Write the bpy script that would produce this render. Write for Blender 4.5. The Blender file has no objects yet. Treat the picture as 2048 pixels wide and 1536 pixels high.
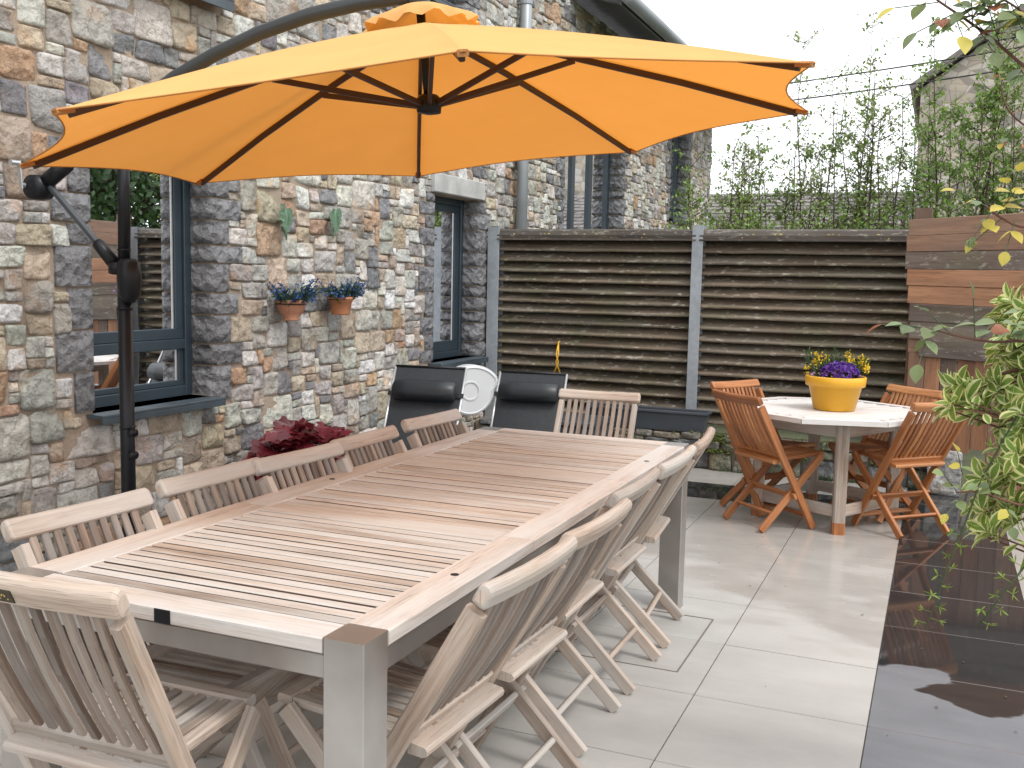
import bpy, math, random
from mathutils import Vector, Matrix, noise
V = Vector
random.seed(7)
scene = bpy.context.scene
col = scene.collection
R_ = math.radians

# ------------------------------------------------------------------ camera
CAM_H = 1.472
RT = V((0.92053795, 0.39010249, 0.0207348))
DN = V((0.05989795, -0.08849537, -0.99427401))
FW = V((-0.38603384, 0.91650893, -0.10482969))
cam = bpy.data.cameras.new('camera')
cam.sensor_width = 36.0
cam.lens = 35.545
cam.clip_start = 0.05
cam.clip_end = 800
cam_o = bpy.data.objects.new('camera', cam)
col.objects.link(cam_o)
UP = -DN; BK = -FW
cam_o.matrix_world = Matrix(((RT.x, UP.x, BK.x, 0), (RT.y, UP.y, BK.y, 0), (RT.z, UP.z, BK.z, CAM_H), (0, 0, 0, 1)))
scene.camera = cam_o

# ------------------------------------------------------------------ sky, sun, exposure
SUN_EL, SUN_AZ = R_(56), R_(115)       # azimuth from +Y towards +X
world = bpy.data.worlds.new('World')
scene.world = world
world.use_nodes = True
wn = world.node_tree
for n in list(wn.nodes): wn.nodes.remove(n)
sky = wn.nodes.new('ShaderNodeTexSky'); sky.sky_type = 'NISHITA'; sky.sun_disc = False
sky.sun_elevation = SUN_EL; sky.sun_rotation = SUN_AZ
sky.air_density = 1.0; sky.dust_density = 3.0
hsv = wn.nodes.new('ShaderNodeHueSaturation'); hsv.inputs['Saturation'].default_value = 0.12
hsv.inputs['Value'].default_value = 1.0
mixw = wn.nodes.new('ShaderNodeMixRGB'); mixw.inputs['Fac'].default_value = 0.80     # overcast: a bright even cloud layer
mixw.inputs['Color2'].default_value = (13.6, 13.9, 14.4, 1)
bg = wn.nodes.new('ShaderNodeBackground'); bg.inputs['Strength'].default_value = 0.10
wo = wn.nodes.new('ShaderNodeOutputWorld')
wn.links.new(sky.outputs[0], hsv.inputs['Color'])
wn.links.new(hsv.outputs[0], mixw.inputs['Color1'])
wn.links.new(mixw.outputs[0], bg.inputs['Color'])
wn.links.new(bg.outputs[0], wo.inputs['Surface'])
sun = bpy.data.lights.new('sun', 'SUN'); sun.energy = 1.3; sun.angle = R_(14); sun.color = (1.0, 0.965, 0.91)
sun_o = bpy.data.objects.new('sun', sun); col.objects.link(sun_o)
sd = V((math.sin(SUN_AZ) * math.cos(SUN_EL), math.cos(SUN_AZ) * math.cos(SUN_EL), math.sin(SUN_EL)))
sun_o.rotation_euler = (-sd).to_track_quat('-Z', 'Y').to_euler()
scene.view_settings.view_transform = 'Standard'
scene.view_settings.look = 'None'
scene.view_settings.gamma = 1.0
scene.view_settings.use_curve_mapping = False
scene.view_settings.exposure = 0.62
scene.render.engine = 'CYCLES'

def proj(p):
    q = V(p) - V((0, 0, CAM_H))
    d = q.dot(FW)
    if d < 0.05: return None
    return (q.dot(RT) / d * 2022.1 + 1024, q.dot(DN) / d * 2022.1 + 768, d)

# ------------------------------------------------------------------ mesh helper
class MB:
    def __init__(s):
        s.v = []; s.f = []; s.uv = []; s.mi = []; s.c = []; s.tint = (1, 1, 1)
    def vert(s, p):
        s.v.append(tuple(p)); s.c.append(s.tint); return len(s.v) - 1
    def face(s, idx, uv=None, m=0):
        s.f.append(tuple(idx)); s.uv.append(uv or [(s.v[i][0], s.v[i][1]) for i in idx]); s.mi.append(m)
    def beam(s, p0, p1, w, t, up=(0, 0, 1), ch=0.003, m=0, w1=None, t1=None, ms=None):
        p0, p1 = V(p0), V(p1); d = p1 - p0; L = d.length; d = d / L; up = V(up)
        side = d.cross(up)
        if side.length < 1e-5: side = d.cross(V((1, 0, 0)))
        side.normalize(); u2 = side.cross(d)
        w1 = w if w1 is None else w1; t1 = t if t1 is None else t1
        rings = []; per = []
        for P, ww, tt in ((p0, w, t), (p1, w1, t1)):
            a, b = ww / 2, tt / 2; c = min(ch, a * .45, b * .45)
            pts = [(-a + c, -b), (a - c, -b), (a, -b + c), (a, b - c), (a - c, b), (-a + c, b), (-a, b - c), (-a, -b + c)]
            rings.append([s.vert(P + side * x + u2 * y) for x, y in pts])
            per = [0]
            for i in range(8):
                q, r = pts[i], pts[(i + 1) % 8]; per.append(per[-1] + math.hypot(q[0] - r[0], q[1] - r[1]))
        for i in range(8):
            j = (i + 1) % 8
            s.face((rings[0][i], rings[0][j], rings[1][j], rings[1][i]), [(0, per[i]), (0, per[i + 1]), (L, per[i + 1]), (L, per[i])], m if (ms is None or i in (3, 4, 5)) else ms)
        s.face(rings[0][::-1], [(0, k * .004) for k in range(8)], m)
        s.face(rings[1], [(L, k * .004) for k in range(8)], m)
    def box(s, c, size, ch=0.003, m=0):
        c = V(c); ax = max(range(3), key=lambda i: size[i])
        h = V((0, 0, 0)); h[ax] = size[ax] / 2
        if ax == 0: s.beam(c - h, c + h, size[1], size[2], (0, 0, 1), ch, m)
        elif ax == 1: s.beam(c - h, c + h, size[0], size[2], (0, 0, 1), ch, m)
        else: s.beam(c - h, c + h, size[0], size[1], (0, 1, 0), ch, m)
    def tube(s, path, r, n=8, m=0, cap=True):
        path = [V(p) for p in path]; k = len(path)
        rr = r if isinstance(r, (list, tuple)) else [r] * k
        prev = None; rings = []; L = 0; Ls = []
        for i, p in enumerate(path):
            d = (path[min(i + 1, k - 1)] - path[max(i - 1, 0)]).normalized()
            if prev is None:
                a = d.cross(V((0, 0, 1)))
                if a.length < 1e-3: a = d.cross(V((1, 0, 0)))
            else: a = prev - d * prev.dot(d)
            a.normalize(); prev = a; b = d.cross(a)
            if i: L += (p - path[i - 1]).length
            Ls.append(L)
            rings.append([s.vert(p + (a * math.cos(2 * math.pi * q / n) + b * math.sin(2 * math.pi * q / n)) * rr[i]) for q in range(n)])
        for i in range(k - 1):
            for q in range(n):
                q2 = (q + 1) % n; c0 = 2 * math.pi * rr[i] * q / n; c1 = 2 * math.pi * rr[i] * (q + 1) / n
                s.face((rings[i][q], rings[i][q2], rings[i + 1][q2], rings[i + 1][q]), [(Ls[i], c0), (Ls[i], c1), (Ls[i + 1], c1), (Ls[i + 1], c0)], m)
        if cap:
            s.face(rings[0][::-1], None, m); s.face(rings[-1], None, m)
    def lathe(s, prof, n=24, c=(0, 0, 0), M=None, m=0, flute=None):
        rings = []
        for (r, z) in prof:
            ring = []
            for q in range(n):
                a = 2 * math.pi * q / n
                rad = r * (1 + (flute[1] * math.cos(flute[0] * a) if flute and flute[2] <= z <= flute[3] else 0))
                p = V((rad * math.cos(a), rad * math.sin(a), z))
                if M is not None: p = M @ p
                ring.append(s.vert(p + V(c)))
            rings.append(ring)
        for i in range(len(rings) - 1):
            for q in range(n):
                q2 = (q + 1) % n
                s.face((rings[i][q], rings[i][q2], rings[i + 1][q2], rings[i + 1][q]), [(q / n, i), ((q + 1) / n, i), ((q + 1) / n, i + 1), (q / n, i + 1)], m)
        if prof[0][0] > 1e-4: s.face(rings[0][::-1], None, m)
        if prof[-1][0] > 1e-4: s.face(rings[-1], None, m)
    def prism(s, pts, z0, z1, m=0):
        b = [s.vert((x, y, z0)) for x, y in pts]; t = [s.vert((x, y, z1)) for x, y in pts]; n = len(pts)
        s.face(b[::-1], None, m); s.face(t, None, m)
        for i in range(n):
            j = (i + 1) % n
            s.face((b[i], b[j], t[j], t[i]), None, m)
    def build(s, name, mats, parent=None, world=False, smooth=False, loc=None):
        me = bpy.data.meshes.new(name)
        off = V((0, 0, 0))
        if world and parent is not None:
            q = parent
            while q is not None: off = off + V(q.location); q = q.parent
        if loc is not None: off = off + V(loc)
        vs = s.v if off.length == 0 else [(a - off.x, b - off.y, c - off.z) for a, b, c in s.v]
        me.from_pydata(vs, [], s.f)
        uvl = me.uv_layers.new(name='uv')
        flat = [x for fu in s.uv for p in fu for x in p]
        uvl.data.foreach_set('uv', flat)
        if any(c != (1, 1, 1) for c in s.c):
            at = me.color_attributes.new('tint', 'FLOAT_COLOR', 'POINT')
            at.data.foreach_set('color', [x for c in s.c for x in (c[0], c[1], c[2], 1.0)])
        for mt in (mats if isinstance(mats, (list, tuple)) else [mats]): me.materials.append(mt)
        me.polygons.foreach_set('material_index', s.mi)
        if smooth: me.polygons.foreach_set('use_smooth', [True] * len(s.f))
        me.update()
        o = bpy.data.objects.new(name, me); col.objects.link(o)
        if loc is not None: o.location = loc
        if parent is not None: o.parent = parent
        return o

def tag(o, label=None, cat=None, group=None, kind=None):
    if label: o['label'] = label
    if cat: o['category'] = cat
    if group: o['group'] = group
    if kind: o['kind'] = kind
    return o
def empty(name, loc, rz=0, label=None, cat=None, group=None):
    o = bpy.data.objects.new(name, None); col.objects.link(o)
    o.empty_display_size = 0.1
    o.location = loc; o.rotation_euler = (0, 0, rz)
    return tag(o, label, cat, group)
def inst(name, mesh, parent, loc=(0, 0, 0), rot=None, scale=None):
    o = bpy.data.objects.new(name, mesh); col.objects.link(o)
    o.parent = parent; o.location = loc
    if rot is not None:
        o.rotation_mode = 'QUATERNION'; o.rotation_quaternion = rot
    if scale is not None: o.scale = (scale,) * 3 if not isinstance(scale, (tuple, list)) else scale
    return o
def copy_tree(o, parent=None):
    c = o.copy(); col.objects.link(c)
    if parent is not None: c.parent = parent
    for ch in o.children: copy_tree(ch, c)
    return c

# ------------------------------------------------------------------ materials
class NT:
    def __init__(s, name):
        s.m = bpy.data.materials.new(name); s.m.use_nodes = True
        s.t = s.m.node_tree
        s.b = s.t.nodes.get('Principled BSDF'); s.out = s.t.nodes.get('Material Output')
    def n(s, typ, ins=None, **kw):
        nd = s.t.nodes.new('ShaderNode' + typ)
        for k, v in kw.items(): setattr(nd, k, v)
        for k, v in (ins or {}).items():
            if isinstance(v, bpy.types.NodeSocket): s.t.links.new(v, nd.inputs[k])
            else: nd.inputs[k].default_value = v
        return nd
    def noise(s, vec, scale, detail=4, rough=.55, out='Fac'):
        return s.n('TexNoise', {'Vector': vec, 'Scale': scale, 'Detail': detail, 'Roughness': rough}).outputs[out]
    def ramp(s, fac, *stops):
        r = s.n('ValToRGB', {'Fac': fac}); e = r.color_ramp.elements
        while len(e) < len(stops): e.new(0.5)
        for el, (p, c) in zip(e, stops):
            el.position = p; el.color = (c, c, c, 1) if isinstance(c, (int, float)) else (*c, 1)
        return r.outputs['Color']
    def mix(s, fac, a, b, mode='MIX'):
        nd = s.n('MixRGB', blend_type=mode)
        for k, v in (('Fac', fac), ('Color1', a), ('Color2', b)):
            if isinstance(v, bpy.types.NodeSocket): s.t.links.new(v, nd.inputs[k])
            elif isinstance(v, (int, float)): nd.inputs[k].default_value = v
            else: nd.inputs[k].default_value = (*v, 1)
        return nd.outputs['Color']
    def math(s, op, a, b=0.0, c=0.0):
        nd = s.n('Math', operation=op)
        for i, v in enumerate((a, b, c)):
            if isinstance(v, bpy.types.NodeSocket): s.t.links.new(v, nd.inputs[i])
            else: nd.inputs[i].default_value = v
        return nd.outputs[0]
    def vmath(s, op, a, b):
        nd = s.n('VectorMath', operation=op)
        for i, v in enumerate((a, b)):
            if isinstance(v, bpy.types.NodeSocket): s.t.links.new(v, nd.inputs[i])
            else: nd.inputs[i].default_value = v
        return nd.outputs[0]
    def set(s, **kw):
        for k, v in kw.items():
            k = k.replace('_', ' ')
            if isinstance(v, bpy.types.NodeSocket): s.t.links.new(v, s.b.inputs[k])
            elif isinstance(v, tuple) and len(v) == 3: s.b.inputs[k].default_value = (*v, 1)
            else: s.b.inputs[k].default_value = v
        return s
    def bump(s, h, strength=.3, dist=.01):
        b = s.n('Bump', {'Height': h, 'Strength': strength, 'Distance': dist})
        s.t.links.new(b.outputs[0], s.b.inputs['Normal']); return s
    @property
    def pos(s): return s.n('NewGeometry').outputs['Position']
    @property
    def uvc(s): return s.n('UVMap', uv_map='uv').outputs[0]
    @property
    def rnd(s): return s.n('ObjectInfo').outputs['Random']
    @property
    def objc(s): return s.n('TexCoord').outputs['Object']

MATS = {}
def plain(name, colr, rough=.5, metal=0.0, bump=0.0, bscale=60, var=.12, spec=None):
    k = NT(name); p = k.objc
    n1 = k.noise(p, bscale * .15, 4); base = k.mix(k.ramp(n1, (.3, 0.0), (.7, 1.0)), tuple(c * (1 - var) for c in colr), tuple(min(1, c * (1 + var)) for c in colr))
    rr = k.math('MULTIPLY_ADD', k.noise(p, bscale * .4, 3), .25, rough - .12)
    k.set(Base_Color=base, Roughness=rr, Metallic=metal)
    if spec is not None: k.set(Specular_IOR_Level=spec)
    if bump: k.bump(k.noise(p, bscale, 5), bump, .004)
    MATS[name] = k.m
    return k.m

def wood(name, c_dark, c_mid, c_light, rough=.62, grey=None, grey_amt=0.0, objvar=.35, grain=1.0, lichen=0.0, bump=.35):
    k = NT(name); r = k.rnd
    off = k.n('CombineXYZ', {'X': k.math('MULTIPLY', r, 37.0), 'Y': k.math('MULTIPLY', r, 91.0), 'Z': k.math('MULTIPLY', r, 13.0)}).outputs[0]
    p = k.vmath('ADD', k.uvc, off)
    g = k.vmath('MULTIPLY', p, (2.2, 60.0 * grain, 1.0))
    fine = k.noise(g, 1.0, 6, .65)
    g2 = k.vmath('MULTIPLY', p, (9.0, 320.0 * grain, 1.0))
    pores = k.noise(g2, 1.0, 3, .6)
    broad = k.noise(k.vmath('MULTIPLY', p, (1.6, 9.0, 1.0)), 1.0, 3, .5)
    f = k.math('ADD', k.math('MULTIPLY', fine, .6), k.math('MULTIPLY', broad, .4))
    f = k.math('ADD', f, k.math('MULTIPLY', k.math('SUBTRACT', r, .5), objvar * .55))
    c = k.ramp(f, (.30, c_dark), (.5, c_mid), (.70, c_light))
    c = k.mix(k.ramp(pores, (.30, .65), (.46, 0.0)), c, tuple(x * .45 for x in c_dark))
    if grey:
        gm = k.noise(k.vmath('MULTIPLY', p, (1.1, 6.0, 1.0)), 1.0, 5, .6)
        c = k.mix(k.math('MULTIPLY', k.ramp(gm, (.40, 0.0), (.62, 1.0)), grey_amt), c, grey)
    if lichen:
        w = k.pos
        l1 = k.noise(k.vmath('MULTIPLY', w, (14.0, 14.0, 40.0)), 1.0, 5, .7)
        c = k.mix(k.math('MULTIPLY', k.ramp(l1, (.57, 0.0), (.63, 1.0)), lichen), c, (.42, .41, .35))
        l2 = k.noise(w, 3.0, 4, .6)
        c = k.mix(k.math('MULTIPLY', k.ramp(l2, (.50, 0.0), (.68, .55)), lichen), c, (.10, .115, .045))
    k.set(Base_Color=c, Roughness=k.math('MULTIPLY_ADD', fine, .2, rough - .1))
    k.bump(k.math('ADD', fine, k.math('MULTIPLY', pores, .6)), bump, .0025)
    MATS[name] = k.m
    return k.m

teak_grey = wood('weathered_teak', (.20, .14, .10), (.40, .305, .24), (.54, .44, .365), .66, (.43, .405, .375), .8, objvar=.6)
teak_dark = wood('stained_teak', (.09, .058, .042), (.20, .138, .104), (.34, .26, .205), .7, (.31, .285, .26), .6, objvar=.8)
teak_table = wood('table_teak', (.27, .20, .155), (.46, .37, .305), (.58, .49, .425), .62, (.54, .515, .485), .85, objvar=.22)
teak_side = wood('gap_shade_teak', (.055, .033, .022), (.10, .062, .042), (.16, .105, .075), .75, objvar=.4)  # slat sides and undersides coloured dark so the table gaps look shaded
teak_pale = wood('bleached_teak', (.29, .225, .18), (.50, .415, .355), (.62, .545, .49), .62, (.57, .555, .535), .9, objvar=.35)
teak_oil = wood('oiled_teak', (.20, .065, .020), (.36, .135, .045), (.47, .215, .085), .42, objvar=.45, bump=.2)
teak_white = wood('silvered_teak', (.44, .38, .34), (.62, .56, .52), (.72, .68, .65), .55, (.62, .61, .60), .8, objvar=.2)
louvre_wood = wood('louvre_wood', (.055, .038, .026), (.135, .098, .066), (.225, .168, .118), .75, (.20, .185, .15), .5, objvar=.45, lichen=.7, bump=.9)
plank_brown = wood('plank_brown', (.10, .05, .028), (.19, .098, .056), (.27, .15, .09), .62, (.14, .10, .08), .4, objvar=.5, bump=.4, grain=.5)
plank_warm = wood('plank_warm', (.13, .05, .022), (.26, .115, .052), (.36, .18, .09), .6, (.17, .10, .07), .3, objvar=.4, bump=.35, grain=.5)
plank_dark = wood('plank_dark', (.045, .028, .020), (.095, .062, .047), (.16, .11, .085), .7, (.14, .125, .115), .5, objvar=.4, bump=.6, grain=.5, lichen=.4)

def mk_stone(name, bumpv=1.0, dark=.50, stain=.6, pale=.5, vamt=.6):
    k = NT(name); p = k.objc
    t = k.n('Attribute', attribute_name='tint').outputs['Color']
    n1 = k.noise(p, 7.5, 8, .68); n2 = k.noise(p, 4.5, 4, .6); n3 = k.noise(p, 26, 6, .7); n4 = k.noise(p, 75, 4, .6)
    c = k.mix(k.math('MULTIPLY', k.ramp(n1, (.50, 0.0), (.62, 1.0)), dark), t, k.mix(1.0, t, (.46, .45, .44), 'MULTIPLY'))
    c = k.mix(k.math('MULTIPLY', k.ramp(n2, (.56, 0.0), (.70, 1.0)), stain), c, k.mix(1.0, t, (1.02, .66, .40), 'MULTIPLY'))
    c = k.mix(k.math('MULTIPLY', k.ramp(n3, (.55, 0.0), (.66, 1.0)), pale), c, k.mix(.55, t, (.60, .58, .55)))
    c = k.mix(k.math('MULTIPLY', k.ramp(n4, (.30, 1.0), (.42, 0.0)), .5), c, k.mix(1.0, t, (.35, .33, .32), 'MULTIPLY'))
    crk = k.n('TexVoronoi', {'Vector': k.vmath('ADD', p, k.vmath('MULTIPLY', k.noise(p, 9, 5, .65, out='Color'), (.16, .16, .16))), 'Scale': 9.0}, feature='DISTANCE_TO_EDGE').outputs['Distance']
    c = k.mix(k.math('MULTIPLY', k.ramp(crk, (.0, 1.0), (.045, 0.0)), .5), c, k.mix(1.0, t, (.30, .28, .28), 'MULTIPLY'))
    k.set(Base_Color=c, Roughness=.78)
    vor = k.n('TexVoronoi', {'Vector': k.vmath('ADD', p, k.vmath('MULTIPLY', k.noise(p, 14, 3, out='Color'), (.05, .05, .05))), 'Scale': 17.0}, feature='F1').outputs['Distance']
    hh = k.math('ADD', k.math('MULTIPLY', k.noise(p, 22, 9, .68), 1.0), k.math('MULTIPLY', vor, vamt))
    k.bump(hh, bumpv, .036)
    MATS[name] = k.m
    return k.m
stone_m = mk_stone('rubble_stone')
quoin_m = mk_stone('quoin_stone', 1.0, .5, .12, .35, 1.3)

def mk_mortar():
    k = NT('mortar'); p = k.objc
    n1 = k.noise(p, 3, 5); n2 = k.noise(p, 60, 5, .7)
    c = k.mix(k.ramp(n1, (.35, 0.0), (.65, 1.0)), (.29, .225, .165), (.40, .33, .26))
    c = k.mix(k.ramp(n2, (.3, .5), (.6, 0.0)), c, (.12, .09, .07))
    k.set(Base_Color=c, Roughness=.9); k.bump(n2, .5, .008)
    return k.m
mortar_m = mk_mortar()

def mk_tile(name, c0, c1, wet_bias, darkwet=.8, dry=(.42, .52), wr=.05, soft=.03):
    k = NT(name); w = k.pos; r = k.rnd
    off = k.n('CombineXYZ', {'X': k.math('MULTIPLY', r, 31.0), 'Y': k.math('MULTIPLY', r, 17.0), 'Z': 0.0}).outputs[0]
    p = k.vmath('ADD', w, off)
    n1 = k.noise(k.vmath('MULTIPLY', p, (1.5, 4.0, 1.0)), 1.6, 6, .6)
    n2 = k.noise(p, 70, 4, .7)
    c = k.mix(k.ramp(n1, (.3, 0.0), (.7, 1.0)), c0, c1)
    c = k.mix(k.math('MULTIPLY', k.math('SUBTRACT', r, .5), .12), c, (.5, .45, .4))
    c = k.mix(k.ramp(n2, (.28, .25), (.40, 0.0)), c, tuple(x * .7 for x in c0))
    # where rain water still lies: a film with its own uneven outline
    sx = k.n('SeparateXYZ', {'Vector': w})
    left = k.math('MAXIMUM', k.math('SUBTRACT', -.30, sx.outputs['X']), 0.0)
    g = k.math('MULTIPLY', k.math('SUBTRACT', sx.outputs['Y'], k.math('MULTIPLY_ADD', left, .95, 3.98)), .55)
    wn_ = k.noise(k.vmath('MULTIPLY', w, (1.0, 1.5, 1.0)), 2.4, 2.5, .5)
    wet = k.ramp(k.math('ADD', k.math('ADD', k.math('MULTIPLY', k.math('SUBTRACT', wn_, .5), 1.3), k.math('MINIMUM', g, .45)), wet_bias), (.0, 0.0), (soft, 1.0))
    dirt = k.noise(w, 2.1, 6, .65)
    c = k.mix(k.ramp(dirt, (.46, 0.0), (.70, .28)), c, tuple(x * .72 for x in c0))
    c = k.mix(wet, c, k.mix(1.0, c, (darkwet, darkwet * .985, darkwet * .965), 'MULTIPLY'))
    ro = k.mix(wet, k.mix(n1, (dry[0],) * 3, (dry[1],) * 3), (wr,) * 3)
    k.set(Base_Color=c, Roughness=ro, Specular_IOR_Level=.5)
    rip = k.noise(k.vmath('MULTIPLY', w, (1.0, .6, 1.0)), 9, 2, .5)
    hgt = k.math('ADD', k.math('MULTIPLY', k.math('MULTIPLY', n2, k.math('SUBTRACT', 1.0, wet)), .03), k.math('MULTIPLY', rip, .10))
    k.bump(hgt, .30, .006)
    return k.m
tile_light = mk_tile('light_tile', (.37, .358, .338), (.44, .428, .406), -.02, .93, (.44, .56), .14, .30)
tile_dark = mk_tile('dark_tile', (.13, .135, .148), (.18, .185, .20), .04, .17, (.30, .38))
grout_m = plain('grout', (.16, .14, .12), .9, bump=.3)

steel_m = NT('brushed_steel')
_p = steel_m.objc
_s = steel_m.noise(steel_m.vmath('MULTIPLY', _p, (90.0, 90.0, 2.5)), 1.0, 4)
_l = steel_m.noise(_p, 3.5, 5)
steel_m.set(Base_Color=steel_m.mix(steel_m.ramp(_l, (.35, 0.0), (.7, 1.0)), (.37, .35, .33), (.50, .48, .46)), Metallic=.85, Roughness=steel_m.math('MULTIPLY_ADD', _l, .3, .24))
steel_m.bump(_s, .06, .002); steel_m = steel_m.m
galv_m = NT('galvanised_steel')
_p = galv_m.objc
_v = galv_m.ramp(galv_m.n('TexVoronoi', {'Vector': _p, 'Scale': 34.0}).outputs['Color'], (.2, .35), (.8, .62))
_l = galv_m.noise(_p, 6, 5)
galv_m.set(Base_Color=galv_m.mix(galv_m.ramp(_l, (.35, 0.0), (.7, .6)), galv_m.mix(.25, (.36, .39, .42), _v, 'OVERLAY'), (.24, .26, .28)), Metallic=.35, Roughness=.55)
galv_m = galv_m.m
frame_m = plain('anthracite_frame', (.026, .040, .052), .38, var=.15, bscale=20)
sill_m = plain('anthracite_sill', (.045, .062, .074), .42, var=.25, bscale=30)
black_m = plain('black_metal', (.008, .009, .012), .40, bscale=30, spec=.3)
arm_m = plain('dark_grey_metal', (.045, .052, .058), .42, bscale=30)
rib_m = plain('brown_rib', (.050, .022, .014), .45, bscale=30)
zinc_m = plain('zinc_pipe', (.30, .32, .335), .45, .3, bscale=12, var=.2)
conc_m = plain('concrete', (.40, .40, .39), .8, bump=.3, bscale=50, var=.2)
plast_grey = plain('grey_plastic', (.055, .065, .078), .5, bscale=25)
alu_m = plain('aluminium', (.55, .56, .57), .35, .7, bscale=25)
reel_m = plain('pale_grey_plastic', (.56, .57, .58), .42, bscale=10, var=.06)
white_m = plain('white_plastic', (.66, .67, .67), .4, bscale=10, var=.05)
red_m = plain('red_plastic', (.42, .035, .02), .4)
yellow_m = plain('yellow_cord', (.70, .40, .03), .5)
yellow_pot = plain('yellow_pot', (.70, .37, .025), .38, bscale=8, var=.06)
terra_m = plain('terracotta', (.40, .19, .115), .8, bump=.2, bscale=50, var=.18)
terra2_m = plain('orange_terracotta', (.44, .18, .085), .8, bump=.2, bscale=50, var=.18)
soil_m = plain('soil', (.035, .026, .02), .95, bump=.5)
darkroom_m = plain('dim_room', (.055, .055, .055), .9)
curtain_m = plain('curtain', (.34, .40, .39), .9, bscale=6)
blind_m = plain('blind', (.42, .41, .37), .9, bscale=4, var=.2)
white_box = plain('white_planter', (.62, .62, .58), .5)
plaque_m = plain('bronze_plaque', (.05, .038, .022), .45, .5)
gold_m = plain('gold_paint', (.55, .42, .14), .4, .5)
verdigris_m = plain('green_ornament', (.11, .19, .12), .6, bump=.2, var=.3)
moss_m = plain('moss', (.075, .10, .018), .95, bump=.8, var=.4)
bark_m = plain('bark', (.085, .060, .045), .9, bump=.5, var=.3)
twig_red = plain('red_twig', (.13, .055, .038), .7, var=.3)
twig_green = plain('green_twig', (.045, .075, .025), .6, var=.3)
slate_m = plain('slate', (.17, .155, .145), .75, bump=.3, bscale=20, var=.3)
wire_m = plain('black_wire', (.03, .03, .03), .6)
ground_m = plain('earth', (.09, .10, .05), .95, bump=.6, bscale=8, var=.4)
render_m = plain('house_stone_far', (.40, .36, .31), .9, bump=.6, bscale=12, var=.25)

def fabric(name, colr, trans=.5, rough=.9, weave=700.0, weave_amt=.06, tcol=None):
    k = NT(name)
    p = k.objc
    n = k.noise(p, 5, 4)
    w = k.noise(p, weave, 2)
    c = k.mix(k.ramp(n, (.3, 0.0), (.7, 1.0)), tuple(x * .92 for x in colr), colr)
    d = k.n('BsdfDiffuse', {'Color': c, 'Roughness': .8}); tr = k.n('BsdfTranslucent', {'Color': (*(tcol or colr), 1)})
    ms = k.n('MixShader', {'Fac': trans}); k.t.links.new(d.outputs[0], ms.inputs[1]); k.t.links.new(tr.outputs[0], ms.inputs[2])
    b = k.n('Bump', {'Height': k.math('ADD', k.math('MULTIPLY', k.noise(p, 7, 3), 1.0), k.math('MULTIPLY', w, weave_amt)), 'Strength': .10, 'Distance': .012})
    k.t.links.new(b.outputs[0], d.inputs['Normal']); k.t.links.new(b.outputs[0], tr.inputs['Normal'])
    k.t.links.new(ms.outputs[0], k.out.inputs['Surface'])
    return k.m
canopy_m = fabric('orange_canvas', (.93, .62, .26), .45, tcol=(.74, .255, .030))
textilene_m = plain('black_textilene', (.020, .024, .029), .55, bump=.3, bscale=200, var=.2)
pillow_m = plain('black_vinyl', (.012, .015, .019), .42, bump=.25, bscale=20)

def leafm(name, colr, trans=.35, rough=.45, var=.35, rndvar=.5):
    k = NT(name); p = k.objc
    r = k.rnd
    n = k.noise(p, 9, 3)
    isl = k.n('NewGeometry').outputs['Random Per Island']
    f = k.math('FRACT', k.math('ADD', k.math('ADD', isl, r), k.math('MULTIPLY', n, .2)))
    c = k.mix(f, tuple(x * (1 - var) for x in colr), tuple(min(1, x * (1 + var)) for x in colr))
    c = k.mix(k.math('MULTIPLY', k.ramp(k.math('FRACT', k.math('MULTIPLY', f, 7.31)), (.55, 0.0), (1.0, 1.0)), .4), c, (colr[0] * 1.5, colr[1] * 1.15, colr[2] * .7))
    k.set(Base_Color=c, Roughness=rough)
    tr = k.n('BsdfTranslucent', {'Color': c}); ms = k.n('MixShader', {'Fac': trans})
    k.t.links.new(k.b.outputs[0], ms.inputs[1]); k.t.links.new(tr.outputs[0], ms.inputs[2])
    k.t.links.new(ms.outputs[0], k.out.inputs['Surface'])
    return k.m
leaf_bush = leafm('bush_leaf_green', (.19, .30, .065), .35)
leaf_cream = leafm('bush_leaf_margin', (.68, .70, .36), .35, var=.15)
leaf_tree = leafm('spring_leaf', (.25, .34, .10), .45)
leaf_treed = leafm('hedge_leaf', (.19, .31, .07), .4)
leaf_rose = leafm('rose_leaf', (.20, .27, .13), .35, var=.4)
leaf_rosered = leafm('rose_leaf_red', (.34, .12, .055), .35)
leaf_yellow = leafm('yellow_leaf', (.58, .50, .10), .4, var=.2)
leaf_dark = leafm('dark_green_leaf', (.045, .095, .028), .25)
leaf_heu = leafm('burgundy_leaf', (.135, .014, .022), .3, .32, var=.45)
leaf_jas = leafm('jasmine_leaf', (.20, .30, .045), .35)
petal_blue = leafm('blue_petal', (.045, .10, .26), .2, var=.5)
petal_purple = leafm('purple_petal', (.115, .035, .30), .25, var=.5)
petal_yellow = leafm('yellow_petal', (.80, .56, .02), .3, var=.15)
petal_lilac = leafm('lilac_petal', (.30, .18, .36), .3, var=.3)
leaf_silver = leafm('silver_leaf', (.22, .27, .22), .25)

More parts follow.
